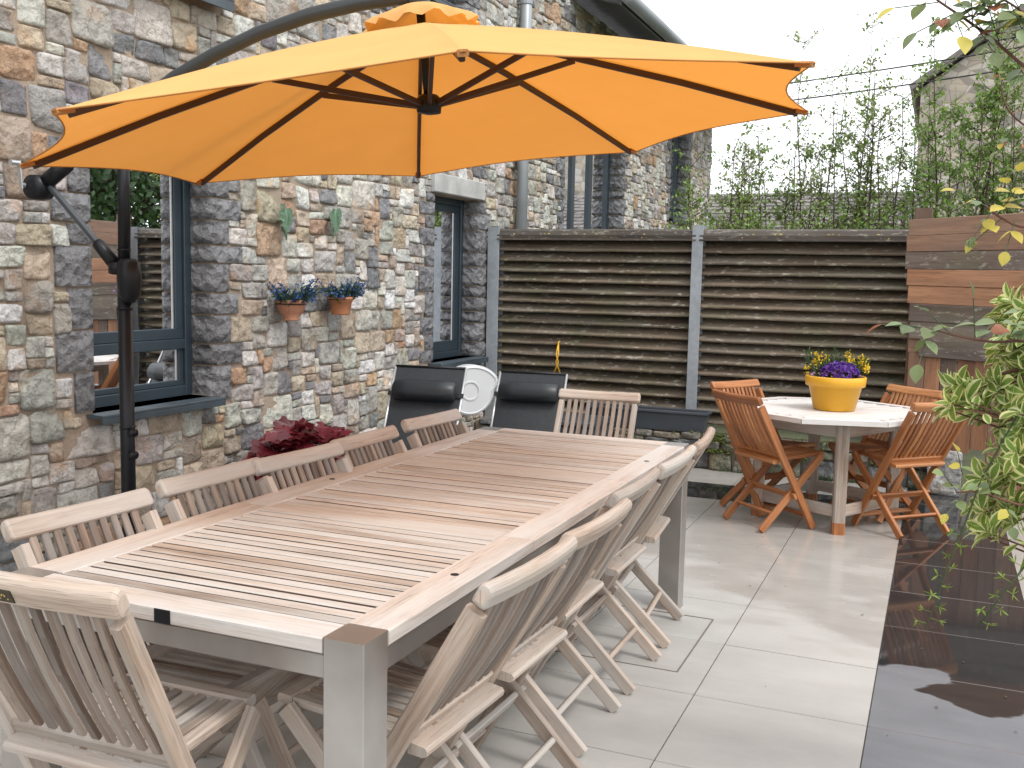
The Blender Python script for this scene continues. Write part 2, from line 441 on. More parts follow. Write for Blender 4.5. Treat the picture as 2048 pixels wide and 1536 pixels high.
def mk_glass():
    k = NT('window_glass')
    fr = k.n('Fresnel', {'IOR': 1.6}); tr = k.n('BsdfTransparent', {'Color': (.72, .78, .77, 1)}); gl = k.n('BsdfGlossy', {'Color': (.95, .97, 1, 1), 'Roughness': .0})
    p = k.objc
    b = k.n('Bump', {'Height': k.noise(p, 1.6, 1), 'Strength': .08, 'Distance': .02}); k.t.links.new(b.outputs[0], gl.inputs['Normal'])
    ms = k.n('MixShader', {'Fac': k.math('MULTIPLY', fr.outputs[0], 1.0)}); k.t.links.new(tr.outputs[0], ms.inputs[1]); k.t.links.new(gl.outputs[0], ms.inputs[2])
    k.t.links.new(ms.outputs[0], k.out.inputs['Surface'])
    return k.m
glass_m = mk_glass()
# ================================================================== ground and patio
g = MB(); g.face([g.vert(p) for p in ((-300, -300, -.06), (300, -300, -.06), (300, 300, -.06), (-300, 300, -.06))])
tag(g.build('ground', ground_m), kind='structure')
XW = -3.65
XJ = [XW + .004, -3.0705, -2.485, -1.8995, -1.314, -.7285, -.143, .4425, 1.028, 1.6135, 2.199]
YJ = [-.36, .187, .734, 1.281, 1.828, 2.375, 2.92, 3.463, 4.016, 4.562, 5.112, 5.671, 6.212, 6.753, 7.287, 7.835]
p = MB(); p.box((-.72, 3.72, -.035), (5.84, 8.3, .062), .002)
patio = p.build('patio', grout_m); tag(patio, kind='structure')
for i in range(len(XJ) - 1):
    for j in range(len(YJ) - 1):
        x0, x1, y0, y1 = XJ[i], XJ[i + 1], YJ[j], YJ[j + 1]
        dark = (i == 6) or (j == 13 and i < 7)
        gp = .0022
        t = MB(); zt = .004 + random.uniform(-.0006, .0006)
        t.beam((x0 + gp, (y0 + y1) / 2, -.004 + zt / 2), (x1 - gp, (y0 + y1) / 2, -.004 + zt / 2), y1 - y0 - 2 * gp, zt + .008, (0, 0, 1), .0012)
        t.build('tile', tile_dark if dark else tile_light, patio)
pale_grout = plain('pale_grout', (.19, .165, .155), .8)
for y in YJ[2:]:
    t = MB(); t.box((.15, y, .0005), (.580, .0042, .007), .0004); t.build('joint', pale_grout, patio)
# ================================================================== stone house
house = empty('stone_house', (XW, 8, 0), 0, 'two storey rubble stone house with dark quoins and anthracite windows', 'house')
OPEN = {'w1': (3.60, 4.468, .79, 2.12), 'w2': (7.06, 7.90, .79, 2.115), 'w3': (9.96, 11.97, .9, 3.35), 'w4': (14.33, 15.35, 2.36, 3.9),
        'u1': (3.60, 4.47, 2.91, 4.4), 'u2': (6.75, 7.58, 3.53, 4.9)}
FB = 9.94
def solid(y, z):
    if y > FB and z > 4.3: return False
    return not any(a < y < b and c < z < d for a, b, c, d in OPEN.values())
XM = XW - .016; DEP = .32
m = MB()
ys = sorted({.6, FB, 17.0} | {o[i] for o in OPEN.values() for i in (0, 1)}); zs = sorted({-.05, 4.3, 5.4} | {o[i] for o in OPEN.values() for i in (2, 3)})
for i in range(len(ys) - 1):
    for j in range(len(zs) - 1):
        y0, y1, z0, z1 = ys[i], ys[i + 1], zs[j], zs[j + 1]; ym, zm = (y0 + y1) / 2, (z0 + z1) / 2
        if not solid(ym, zm): continue
        def q(*pts): m.face([m.vert(a) for a in pts])
        a, b = XM, XM - DEP
        q((a, y0, z0), (a, y1, z0), (a, y1, z1), (a, y0, z1)); q((b, y1, z0), (b, y0, z0), (b, y0, z1), (b, y1, z1))
        if i == 0 or not solid((ys[i - 1] + y0) / 2, zm): q((b, y0, z0), (a, y0, z0), (a, y0, z1), (b, y0, z1))
        if i == len(ys) - 2 or not solid((ys[i + 1 if i + 2 < len(ys) else i] + ys[min(i + 2, len(ys) - 1)]) / 2, zm): q((a, y1, z0), (b, y1, z0), (b, y1, z1), (a, y1, z1))
        if j == 0 or not solid(ym, (zs[j - 1] + z0) / 2): q((a, y0, z0), (b, y0, z0), (b, y1, z0), (a, y1, z0))
        if j == len(zs) - 2 or not solid(ym, (zs[j + 1] + zs[min(j + 2, len(zs) - 1)]) / 2): q((a, y0, z1), (a, y1, z1), (b, y1, z1), (b, y0, z1))
q((XM, 17, -.05), (XM - 6, 17, -.05), (XM - 6, 17, 4.3), (XM, 17, 4.3))
wall = m.build('wall', mortar_m, house, True)

def stone(mb, fn, s0, s1, t0, t1, tint, n=16, proud=.0, warp=.013, rough=1.0):
    """one rounded rubble stone: fn maps (along, up, out) to the place"""
    mb.tint = tint
    cs, ct, w, h = (s0 + s1) / 2, (t0 + t1) / 2, (s1 - s0), (t1 - t0)
    e = random.uniform(7.0, 16.0); seed = V((random.uniform(0, 90), random.uniform(0, 90), random.uniform(0, 90)))
    ta, tb = random.uniform(-.10, .10), random.uniform(-.12, .06)
    amp = min(.019, .20 * min(w, h)) * rough
    rings = []
    sp = .003 + proud + random.uniform(0, .009)
    cut = [random.choice((0, 0, 0, .16, .26)) * random.random() for _ in range(4)]
    outl = []
    for i in range(n):
        a = 2 * math.pi * (i + .5) / n; c, s_ = math.cos(a), math.sin(a)
        x = math.copysign(abs(c) ** (2 / e), c); y = math.copysign(abs(s_) ** (2 / e), s_)
        k = (0 if x > 0 else 1) + (0 if y > 0 else 2)
        sh = 1 - cut[k] * min(1, (abs(x * y)) ** 2)
        jit = 1 + .07 * noise.noise(seed + V((x * 1.7, y * 1.7, 0)))
        outl.append((x * w / 2 * sh * jit, y * h / 2 * sh * jit))
    for sc, dp, na in ((1.0, -.034, 0), (1.0, .0, .5), (.955, .009, 1.0), (.74, .012, 1.0), (.40, .013, 1.0)):
        ring = []
        for (x, y) in outl:
            px, py = x * sc, y * sc
            nz = noise.noise(seed + V((px * 16, py * 16, 0))) + .6 * noise.noise(seed + V((px * 40, py * 40, 3)))
            d = dp + (sp + na * nz * amp + (ta * px + tb * py) * na if sc != 1.0 or dp > -.01 else 0)
            S, T = cs + px, ct + py
            wv = noise.noise_vector(V((S * 2.2, T * 2.2, 7.7))) * warp
            ring.append(mb.vert(fn(S + wv.x, T + wv.y, d)))
        rings.append(ring)
    nz = noise.noise(seed)
    cv = mb.vert(fn(cs + noise.noise_vector(V((cs * 2.2, ct * 2.2, 7.7))).x * warp, ct + noise.noise_vector(V((cs * 2.2, ct * 2.2, 7.7))).y * warp, .0135 + sp + nz * amp))
    for a in range(len(rings) - 1):
        for i in range(n):
            j = (i + 1) % n
            mb.face((rings[a][i], rings[a][j], rings[a + 1][j], rings[a + 1][i]))
    for i in range(n): mb.face((rings[-1][i], rings[-1][(i + 1) % n], cv))

def wall_fn(s, t, d): return (XW - .022 + d, s, t)
def tint_for(y):
    r = random.random(); g_ = min(1, max(0, (y - 3.5) / 4))
    pal = [((.345, .332, .305), .28), ((.495, .48, .44), .26 + .12 * g_), ((.435, .365, .28), .24 - .10 * g_), ((.41, .275, .18), .055), ((.20, .20, .208), .12), ((.62, .605, .57), .10 + .06 * g_), ((.33, .27, .22), .06)]
    tot = sum(w for _, w in pal); r *= tot
    for c, w in pal:
        r -= w
        if r <= 0: break
    k = random.uniform(1.02, 1.42)
    return tuple(min(.75, x * k * random.uniform(.96, 1.04)) for x in c)

def quoin(mb, y0, y1, z0, z1, jamb, depth=.15):
    """dressed stone at an opening: rough face, square edges, returns into the reveal"""
    k = random.uniform(.85, 1.3); mb.tint = (.20 * k, .20 * k, .21 * k)
    sd = V((random.uniform(0, 90),) * 3); nx, nz = max(3, int((y1 - y0) / .028)), max(3, int((z1 - z0) / .028))
    G = []
    for j in range(nz + 1):
        row = []
        for i in range(nx + 1):
            u, v = i / nx, j / nz; y, z = y0 + (y1 - y0) * u, z0 + (z1 - z0) * v
            ed = min(1, 5 * min(u, 1 - u, v, 1 - v))
            d = .002 + ed * (.012 + .016 * noise.noise(sd + V((y * 22, z * 22, 0))) + .010 * noise.noise(sd + V((y * 55, z * 55, 4))))
            row.append(mb.vert((XW - .004 + d, y, z)))
        G.append(row)
    for j in range(nz):
        for i in range(nx): mb.face((G[j][i], G[j][i + 1], G[j + 1][i + 1], G[j + 1][i]))
    # the return into the reveal, also rough
    nd = 4
    side = 0 if jamb == 'R' else nx
    sg = -1 if jamb == 'R' else 1
    D = [[G[j][side] for j in range(nz + 1)]]
    for a in range(1, nd + 1):
        row = []
        for j in range(nz + 1):
            z = z0 + (z1 - z0) * j / nz; x = XW - .004 - depth * a / nd
            ed = min(1, 5 * min(j / nz, 1 - j / nz)) * (1 if a < nd else .3)
            row.append(mb.vert((x, (y0 if jamb == 'R' else y1) + sg * (.010 + ed * .009 * (1 + noise.noise(sd + V((x * 25, 9, z * 25))))), z)))
        D.append(row)
    for a in range(nd):
        for j in range(nz):
            f_ = (D[a][j], D[a][j + 1], D[a + 1][j + 1], D[a + 1][j])
            mb.face(f_ if jamb == 'R' else f_[::-1])
    oth = nx if jamb == 'R' else 0
    B = [[mb.vert((XW - .06, y0 if s_ == 0 else y1, z)) for z in (z0, z1)] for s_ in (0, 1)]
    mb.face((G[0][0], B[0][0], B[1][0], G[0][nx])); mb.face((G[nz][nx], B[1][1], B[0][1], G[nz][0]))
    mb.face((G[0][oth], G[nz][oth], B[1 if jamb == 'R' else 0][1], B[1 if jamb == 'R' else 0][0]))
    c0, c1 = D[nd][0], D[nd][nz]
    bs = B[0 if jamb == 'R' else 1]
    for a in range(nd): mb.face((D[a][0], D[a + 1][0], bs[0])); mb.face((D[a][nz], D[a + 1][nz], bs[1]))

CELL = .049; Y0, Z0 = 2.2, .0
NY, NZ = int((17.0 - Y0) / CELL), int(4.6 / CELL)
occ = [[False] * NZ for _ in range(NY)]
def cy(i): return Y0 + i * CELL
def cz(j): return Z0 + j * CELL
for i in range(NY):
    for j in range(NZ):
        y, z = cy(i) + CELL / 2, cz(j) + CELL / 2
        if not solid(y, z) or z > 2.35 + .225 * y or (y > 8.25 and z < 1.72) or z < .0: occ[i][j] = True
def mark(y0, y1, z0, z1):
    for i in range(max(0, int((y0 - Y0) / CELL + .35)), min(NY, int((y1 - Y0) / CELL + .65))):
        for j in range(max(0, int(z0 / CELL + .35)), min(NZ, int(z1 / CELL + .65))): occ[i][j] = True
mark(7.0, 7.93, 2.115, 2.265); mark(3.55, 4.53, 2.83, 2.92); mark(3.55, 4.52, .73, .80); mark(7.02, 7.95, .73, .80); mark(6.7, 7.62, 3.45, 3.54)
pieces = []     # (screen size, kind, builder)
def screen_size(y0, y1, z0, z1):
    a, b = proj((XW, y0, z0)), proj((XW, y1, z1)); c = proj((XW, (y0 + y1) / 2, (z0 + z1) / 2))
    if not a or not b or not c: return 0
    u, v = c[0], c[1]
    if not (-10 < u < 2058 and -10 < v < 1546): return 0
    if 120 < u < 1600 and v < 345 and v > 215 - max(0, min(110, (u - 120) * .137)): return 0      # behind the parasol
    if u < 900 and v > 1140 - .31 * u + 40: return 0                                             # behind the long table
    return abs(b[0] - a[0]) * abs(b[1] - a[1])
def add_quoins(y, z0, z1, jamb, d=.15):
    z = z0; k = random.randint(0, 1)
    while z < z1 - .05:
        h = random.choice((.10, .12, .135, .16, .195)); h = min(h, z1 - z)
        if z1 - z - h < .06: h = z1 - z
        w = (.125, .215)[k % 2] * random.uniform(.9, 1.15); k += 1
        y0, y1 = (y, y + w) if jamb == 'R' else (y - w, y)
        mark(y0, y1, z, z + h)
        pieces.append((screen_size(y0, y1, z, z + h), 'quoin', (y0 + .004 * (jamb == 'L'), y1 - .004 * (jamb == 'R'), z + .005, z + h - .006, jamb, d)))
        z += h
add_quoins(3.60, .80, 2.14, 'L'); add_quoins(4.468, .76, 2.14, 'R')
add_quoins(7.06, .80, 2.11, 'L', .12); add_quoins(7.90, .62, 2.11, 'R')
add_quoins(9.96, 1.7, 3.3, 'L'); add_quoins(11.97, 1.7, 3.3, 'R'); add_quoins(14.33, 2.3, 3.8, 'L'); add_quoins(15.35, 2.33, 3.8, 'R')
add_quoins(7.58, 3.5, 4.2, 'R')
order = [(j, i) for j in range(NZ) for i in range(NY)]
for (j, i) in order:
    if occ[i][j]: continue
    r = random.random(); y = cy(i)
    big = .12 if y > 5.2 else .30
    if r < .26: w, h = random.randint(2, 3), random.randint(1, 2)
    elif r < 1 - big: w, h = random.randint(3, 4), random.randint(2, 3)
    else: w, h = random.randint(4, 6), random.randint(3, 4)
    def fits(w, h):
        if i + w > NY or j + h > NZ: return False
        return not any(occ[a][b] for a in range(i, i + w) for b in range(j, j + h))
    while (w > 1 or h > 1) and not fits(w, h):
        if w > 1 and (h == 1 or random.random() < .55): w -= 1
        else: h -= 1
    for a in range(i, i + w):
        for b in range(j, j + h): occ[a][b] = True
    y0, y1, z0, z1 = cy(i), cy(i + w), cz(j), cz(j + h); gap = random.uniform(.0005, .0032)
    pieces.append((screen_size(y0, y1, z0, z1), 'stone', (y0 + gap, y1 - gap, z0 + gap, z1 - gap)))
cnt = {'stone': 0, 'quoin': 0}; rest = {'stone': MB(), 'quoin': MB()}
for size, kind, a in sorted(pieces, key=lambda q: -q[0]):
    own = size > 60 and cnt[kind] < 290
    b = MB() if own else rest[kind]
    if kind == 'stone': stone(b, wall_fn, *a, tint_for(a[0]), n=16 if a[0] < 8.2 else 10)
    else: quoin(b, *a)
    if own:
        cnt[kind] += 1
        b.build('stone' if kind == 'stone' else 'quoin_stone', stone_m if kind == 'stone' else quoin_m, wall, True, True)
for kind in rest:
    if rest[kind].f: tag(rest[kind].build('small_stones' if kind == 'stone' else 'far_quoin_stones', stone_m if kind == 'stone' else quoin_m, wall, True, True), kind='stuff')

# ---- windows
XF = XW - .16           # plane of the frames
def pane(par, y0, y1, z0, z1, x=XF - .03):
    b = MB(); b.box((x, (y0 + y1) / 2, (z0 + z1) / 2), (.008, y1 - y0, z1 - z0), .001); return b.build('pane', glass_m, par, True)
def bars(par, name, rects, x0=XF - .055, x1=XF, mat=frame_m):
    for (y0, y1, z0, z1) in rects:
        b = MB(); b.box(((x0 + x1) / 2, (y0 + y1) / 2, (z0 + z1) / 2), (x1 - x0, y1 - y0, z1 - z0), .004); o = b.build(name, mat, par, True)
    return o
def frame(name, y0, y1, z0, z1, w=.055):
    b = MB(); x = XF - .03; t = .07
    b.box((x, y0 + w / 2, (z0 + z1) / 2), (t, w, z1 - z0), .004); b.box((x, y1 - w / 2, (z0 + z1) / 2), (t, w, z1 - z0), .004)
    b.box((x - .001, (y0 + y1) / 2, z0 + w / 2), (t - .002, y1 - y0 - 2 * w, w), .004); b.box((x - .001, (y0 + y1) / 2, z1 - w / 2), (t - .002, y1 - y0 - 2 * w, w), .004)
    return b.build(name, frame_m, house, True)
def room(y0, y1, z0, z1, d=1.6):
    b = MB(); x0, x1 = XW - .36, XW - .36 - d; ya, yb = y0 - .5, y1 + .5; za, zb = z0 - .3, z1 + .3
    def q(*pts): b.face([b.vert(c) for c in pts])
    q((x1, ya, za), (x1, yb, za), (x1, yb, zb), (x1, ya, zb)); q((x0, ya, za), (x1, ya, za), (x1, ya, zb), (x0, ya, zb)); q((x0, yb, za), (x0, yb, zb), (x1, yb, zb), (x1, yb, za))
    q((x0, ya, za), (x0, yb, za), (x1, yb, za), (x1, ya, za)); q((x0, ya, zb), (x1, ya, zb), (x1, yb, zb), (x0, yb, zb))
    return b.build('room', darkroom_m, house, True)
def sill(par, y0, y1, z, proj_=.085, th=.045, name='sill'):
    b = MB(); b.box((XW + proj_ / 2 - .08, (y0 + y1) / 2, z - .008), (proj_ + .16, y1 - y0, .016), .003)
    b.box((XW + proj_ - .005, (y0 + y1) / 2, z - .016 - (th - .016) / 2), (.010, y1 - y0 - .004, th - .016), .002)
    return b.build(name, sill_m, par, True)
# ground floor window beside the parasol
w = frame('window', 3.60, 4.468, .785, 2.12, .06)
bars(w, 'transom', [(3.66, 4.408, 1.045, 1.10)]); bars(w, 'sash', [(3.66, 4.408, 1.10, 1.158), (4.35, 4.408, 1.158, 2.06), (3.66, 4.408, .845, .875), (4.372, 4.408, .875, 1.045)], XF - .065, XF - .012)
bars(w, 'glazing_bead', [(4.334, 4.35, 1.158, 2.06), (4.356, 4.372, .875, 1.045)], XF - .045, XF - .022, alu_m)
pane(w, 3.62, 4.345, 1.15, 2.08); pane(w, 3.62, 4.37, .86, 1.055)
b = MB(); N_ = 26
for k in range(N_): 
    y0 = 4.13 + .22 * k / N_; y1 = 4.13 + .22 * (k + 1) / N_; xa = XF - .13 + .012 * math.sin(k * 1.3); xb = XF - .13 + .012 * math.sin((k + 1) * 1.3)
    b.face([b.vert(c) for c in ((xa, y0, 1.10), (xb, y1, 1.10), (xb, y1, 2.2), (xa, y0, 2.2))])
b.build('curtain', curtain_m, w, True, True)
b = MB(); b.box((XF - .10, 4.05, .95), (.006, .8, .26), .001); b.build('blind', blind_m, w, True)
sill(w, 3.56, 4.445, .79)
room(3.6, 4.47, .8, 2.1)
# second ground floor window
w = frame('window', 7.06, 7.90, .785, 2.115, .055)
bars(w, 'sash', [(7.115, 7.845, .84, .93), (7.76, 7.845, .93, 2.0), (7.115, 7.845, 2.0, 2.06)], XF - .065, XF - .012)
bars(w, 'glazing_bead', [(7.742, 7.76, .93, 2.0)], XF - .045, XF - .022, alu_m)
pane(w, 7.10, 7.75, .92, 2.01)
b = MB(); 
for k in range(34):
    y0 = 7.08 + .68 * k / 34; y1 = 7.08 + .68 * (k + 1) / 34; xa = XF - .12 + .014 * math.sin(k * 1.15); xb = XF - .12 + .014 * math.sin((k + 1) * 1.15)
    b.face([b.vert(c) for c in ((xa, y0, .88), (xb, y1, .88), (xb, y1, 2.05), (xa, y0, 2.05))])
b.build('curtain', curtain_m, w, True, True)
sill(w, 7.0, 7.90, .79, .10)
b = MB(); b.box((XW - .055, 7.465, 2.19), (.16, .93, .148), .006); b.build('lintel', conc_m, house, True)
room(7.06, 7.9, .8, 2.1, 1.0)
# tall glazing beyond the louvre fence
w = frame('window', 9.96, 11.97, .9, 3.35, .09)
bars(w, 'mullion', [(10.62, 10.72, .99, 3.26), (11.20, 11.32, .99, 3.26)]); pane(w, 10.04, 10.64, .98, 3.28); pane(w, 10.70, 11.24, .98, 3.28); pane(w, 11.30, 11.9, .98, 3.28)
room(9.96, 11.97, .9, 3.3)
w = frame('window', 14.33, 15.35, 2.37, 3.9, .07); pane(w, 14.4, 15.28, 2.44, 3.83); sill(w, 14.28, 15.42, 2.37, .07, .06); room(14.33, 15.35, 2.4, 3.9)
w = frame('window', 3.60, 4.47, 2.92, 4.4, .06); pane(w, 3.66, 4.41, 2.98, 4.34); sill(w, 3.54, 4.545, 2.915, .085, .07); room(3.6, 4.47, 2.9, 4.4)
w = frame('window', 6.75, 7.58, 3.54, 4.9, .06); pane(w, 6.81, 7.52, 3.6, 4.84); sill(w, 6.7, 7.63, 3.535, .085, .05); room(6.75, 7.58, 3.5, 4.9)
# ---- roof edge of the rear wing, gutter, downpipe
b = MB(); b.face([b.vert(c) for c in ((XW - .3, FB + .02, 4.44), (XW - .3, 17.4, 4.44), (-3.12, 17.4, 4.19), (-3.12, FB + .02, 4.19))]); b.build('soffit', black_m, house, True)
b = MB(); a0 = [b.vert(c) for c in ((-8.5, FB + .02, 7.2), (-8.5, 17.4, 7.2), (-3.08, 17.4, 4.32), (-3.08, FB + .02, 4.32))]; b.face(a0[::-1]); b.build('roof', slate_m, house, True)
b = MB(); b.box((-3.11, 13.68, 4.26), (.02, 7.4, .14), .003); b.build('fascia', arm_m, house, True)
b = MB(); b.tube([(-3.03, FB, 4.25), (-3.03, 13.6, 4.235), (-3.03, 17.45, 4.22)], .068, 12); b.build('gutter', zinc_m, house, True, True)
dp = MB(); dp.tube([(-3.575, 8.635, .3), (-3.575, 8.635, 5.3)], .052, 14); dpo = dp.build('downpipe', zinc_m, house, True, True)
for z in (1.2, 2.55, 3.9):
    b = MB(); b.tube([(-3.575, 8.635, z), (-3.575, 8.635, z + .035)], .058, 14); b.box((-3.63, 8.635, z + .017), (.06, .03, .02)); b.build('pipe_bracket', zinc_m, dpo, True)

# ================================================================== low stone wall under the fence
lw = empty('low_stone_wall', (-1.9, 7.99, 0), 0, 'low mossy rubble stone wall carrying the louvre fence', 'wall')
b = MB(); b.box((-1.75, 8.02, .125), (3.78, .33, .25), .01); core = b.build('wall_core', mortar_m, lw, True)
def low_fn(s, t, d): return (s, 7.858 - d * 1.6, t)
z = .0
for row, h in enumerate((.155, .07, .055)):
    x = -3.6
    while x < .05:
        wd = random.uniform(.12, .30) if row == 0 else random.uniform(.10, .26)
        b = MB(); k = random.uniform(.75, 1.15); tn = random.choice(((.24, .225, .19), (.17, .175, .18), (.30, .26, .20), (.20, .20, .14)))
        stone(b, low_fn, x + .006, min(x + wd, .12) - .006, z + .004, z + h - .004 + random.uniform(-.008, .008), tuple(c * k for c in tn), 14, .01)
        b.build('stone', stone_m, lw, True, True); x += wd
    z += h
mo = MB()
for k in range(420):
    x = random.choice((random.gauss(-1.45, .10), random.gauss(-1.56, .05), random.uniform(-3.3, 0), random.gauss(-.7, .3)))
    zz = random.choice((.235, .15, .275)) + random.gauss(0, .012); yy = 7.825 - random.uniform(0, .02)
    r_ = random.uniform(.006, .016)
    mo.lathe([(r_, 0), (r_ * .8, r_ * .6), (.0001, r_ * .9)], 5, (x, yy, zz))
tag(mo.build('moss', moss_m, lw, True, True), kind='stuff')
gs = MB()
for k in range(260):
    x = random.choice((random.gauss(-1.33, .09), random.uniform(-1.2, 0.0), random.gauss(-.75, .12))); y = 7.80 + random.uniform(-.03, .02); a = random.uniform(0, 6.3); h = random.uniform(.02, .07)
    z0 = .004 if random.random() < .7 else .27
    d = V((math.cos(a), math.sin(a), 0)) * .004; tp = V((x + random.gauss(0, .02), y - abs(random.gauss(0, .015)), z0 + h))
    gs.face([gs.vert(V((x, y, z0)) - d), gs.vert(V((x, y, z0)) + d), gs.vert(tp)])
tag(gs.build('weeds', leaf_dark), 'tiny green weeds at the foot of the low stone wall', 'weeds', kind='stuff')

# ================================================================== louvre fence
FY = 8.05
cap_wood = wood('cap_wood', (.03, .023, .018), (.065, .050, .040), (.11, .085, .068), .75, (.10, .095, .085), .4, objvar=.3, lichen=.35, bump=.6)
fence = empty('louvre_fence', (-1.9, FY, .25), 0, 'dark weathered wooden louvre fence with galvanised steel posts', 'fence')
def post(x0, x1, z0, z1, name='post'):
    b = MB(); xm = (x0 + x1) / 2
    b.box((xm, FY - .028, (z0 + z1) / 2), (x1 - x0, .009, z1 - z0), .002); b.box((xm, FY + .07, (z0 + z1) / 2), (x1 - x0, .009, z1 - z0), .002)
    b.box((xm, FY + .021, (z0 + z1) / 2), (.008, .089, z1 - z0), .001)
    return b.build(name, galv_m, fence, True)
post(-3.632, -3.525, .25, 1.90); post(-1.852, -1.764, .25, 1.915); post(-.16, -.07, .25, 1.90)
zb = [1.703, 1.616, 1.528, 1.442, 1.352, 1.269, 1.185, 1.095, 1.0, .911, .818, .722, .624, .528, .432, .336]
for (x0, x1) in ((-3.545, -1.822), (-1.794, -.125)):
    for z in zb:
        b = MB(); s1, s2 = random.uniform(-.004, .004), random.uniform(-.004, .004); dy = random.uniform(-.004, .004)
        n_ = 1
        ns = 7; pts = [V((x0 + (x1 - x0) * i / ns, FY + .058 + dy + random.uniform(-.003, .003), z + .036 + s1 + (s2 - s1) * i / ns + random.uniform(-.003, .003))) for i in range(ns + 1)]
        ws = [.136 + random.uniform(-.005, .005) for _ in pts]; R0 = []
        nrm = V((0, -.54, .84)).normalized(); sdv_ = V((0, -.84, -.54)).normalized()
        for q_, w_ in zip(pts, ws):
            a_, t_ = w_ / 2, .010
            R0.append([b.vert(q_ + sdv_ * u_ + nrm * v_) for u_, v_ in ((-a_, -t_), (a_ - .004, -t_), (a_, -t_ + .004), (a_, t_ - .006), (a_ - .005, t_), (-a_, t_))])
        pv = (0, .13, .136, .146, .152, .28, .30)
        for i in range(ns):
            u0_, u1_ = (x1 - x0) * i / ns, (x1 - x0) * (i + 1) / ns
            for j_ in range(6):
                b.face((R0[i][j_], R0[i][(j_ + 1) % 6], R0[i + 1][(j_ + 1) % 6], R0[i + 1][j_]), [(u0_, pv[j_]), (u0_, pv[j_ + 1]), (u1_, pv[j_ + 1]), (u1_, pv[j_])])
        b.face(R0[0][::-1]); b.face(R0[-1]); b.build('slat', louvre_wood, fence, True)
    b = MB(); b.box(((x0 + x1) / 2, FY + .135, 1.07), (x1 - x0, .016, 1.52), .002); b.box(((x0 + x1) / 2, FY + .05, 1.797), (x1 - x0, .18, .014), .002); b.build('added_back_panel', cap_wood, fence, True)  # dark backing added behind the slats so the louvre gaps look dark
    b = MB(); pr = [(-.03, 0), (-.034, .03), (-.018, .066), (.02, .082), (.058, .066), (.07, .03), (.066, 0)]
    A = [b.vert((x0, FY + y, 1.803 + z)) for y, z in pr]; B = [b.vert((x1, FY + y, 1.803 + z)) for y, z in pr]; L = x1 - x0
    for i in range(len(pr)):
        j = (i + 1) % len(pr); b.face((A[i], B[i], B[j], A[j]), [(0, i * .04), (L, i * .04), (L, i * .04 + .04), (0, i * .04 + .04)])
    b.face(A); b.face(B[::-1]); cap = b.build('cap_board', cap_wood, fence, True)
    b = MB()
    for k in range(26):
        x = random.uniform(x0 + .1, x1 - .1) if k > 8 else random.gauss((x0 + x1) / 2, .25); r_ = random.uniform(.006, .017)
        if not x0 + .05 < x < x1 - .05: continue
        b.lathe([(r_, 0), (r_ * .9, .003), (.0001, .0045)], 7, (x, FY - .032 + .004, 1.803 + random.uniform(.012, .04)), Matrix.Rotation(R_(90), 3, 'X') @ Matrix.Diagonal((1, .6, 1)).to_3x3())
    lm = random.choice((0,)); tag(b.build('lichen', MATS.setdefault('lichen', plain('lichen', (.42, .33, .12), .9, var=.5, bscale=40)), cap, True), kind='stuff')

# ================================================================== brown plank fence
pf = empty('plank_fence', (.45, 7.76, 0), 0, 'reddish brown plank screen with horizontal boards over upright boards', 'fence')
PY = 7.75
edges = [1.936, 1.819, 1.709, 1.587, 1.474, 1.348, 1.222, 1.098, .975]
x0s = [-.242, -.250, -.252, -.235, -.222, -.205, -.197, -.125]
slp = [.062, .052, .030, .006, -.012, -.022, -.030, -.040, -.048]
for k in range(8):
    b = MB(); zt, zb_ = edges[k], edges[k + 1]; L_ = 1.35 - x0s[k]; zt1, zb1 = zt + slp[k] * L_, zb_ + slp[k + 1] * L_; yy = PY - (.0, .006, .002, .007, .003, .008, .001, .005)[k]
    b.beam((x0s[k], yy, (zt + zb_) / 2), (1.35, yy, (zt1 + zb1) / 2), .022, zt - zb_ - .002, (0, 0, 1), .003, 0, .022, zt1 - zb1 - .002); b.build('board', (plank_brown, plank_brown, plank_dark, plank_warm, plank_warm, plank_dark, plank_dark, plank_dark)[k], pf, True)
b = MB(); b.box((.55, PY + .016, 1.45), (1.5, .006, .9), .001); b.build('backing', plank_brown, pf, True)
xv = [-.195, -.083, .022, .129, .243, .349, .456, .565, .67, .78, .89, 1.0, 1.11, 1.22]
bot = [.30, .30, .29, .30, .33, .02, .02, .03, .02, .03, .02, .02, .02]
for k in range(len(xv) - 1):
    b = MB(); b.beam(((xv[k] + xv[k + 1]) / 2, PY + .026 + .003 * (k % 2), bot[k]), ((xv[k] + xv[k + 1]) / 2, PY + .026 + .003 * (k % 2), 1.02), xv[k + 1] - xv[k] - .003, .02, (0, 1, 0), .003); b.build('upright_board', (plank_brown, plank_warm, plank_dark, plank_warm, plank_warm, plank_brown)[k % 6], pf, True)
b = MB(); b.beam((-.152, PY + .085, .25), (-.152, PY + .085, 2.02), .118, .085, (0, 1, 0), .004); b.build('post', plank_brown, pf, True)
b = MB(); b.beam((.9, PY + .09, 0), (.9, PY + .09, 1.9), .1, .085, (0, 1, 0), .004); b.build('post', plank_brown, pf, True)
b = MB(); b.tint = (.36, .345, .33)
def blk_fn(s, t, d): return (s, 7.70 - d, t)
stone(b, blk_fn, -.03, .205, -.01, .315, (.50, .49, .47), 20, .02, .0, 1.4)
b2 = MB(); b2.box((.088, 7.735, .148), (.21, .09, .29), .02); b2.tint = (.34, .33, .315); b2.c = [(.50, .49, .47)] * len(b2.v)
off = len(b.v); b.v += b2.v; b.c += b2.c; b.f += [tuple(i + off for i in f) for f in b2.f]; b.uv += b2.uv; b.mi += b2.mi
tag(b.build('stone_block', stone_m, None, smooth=True), 'rough pale grey stone block standing at the foot of the plank fence', 'stone')
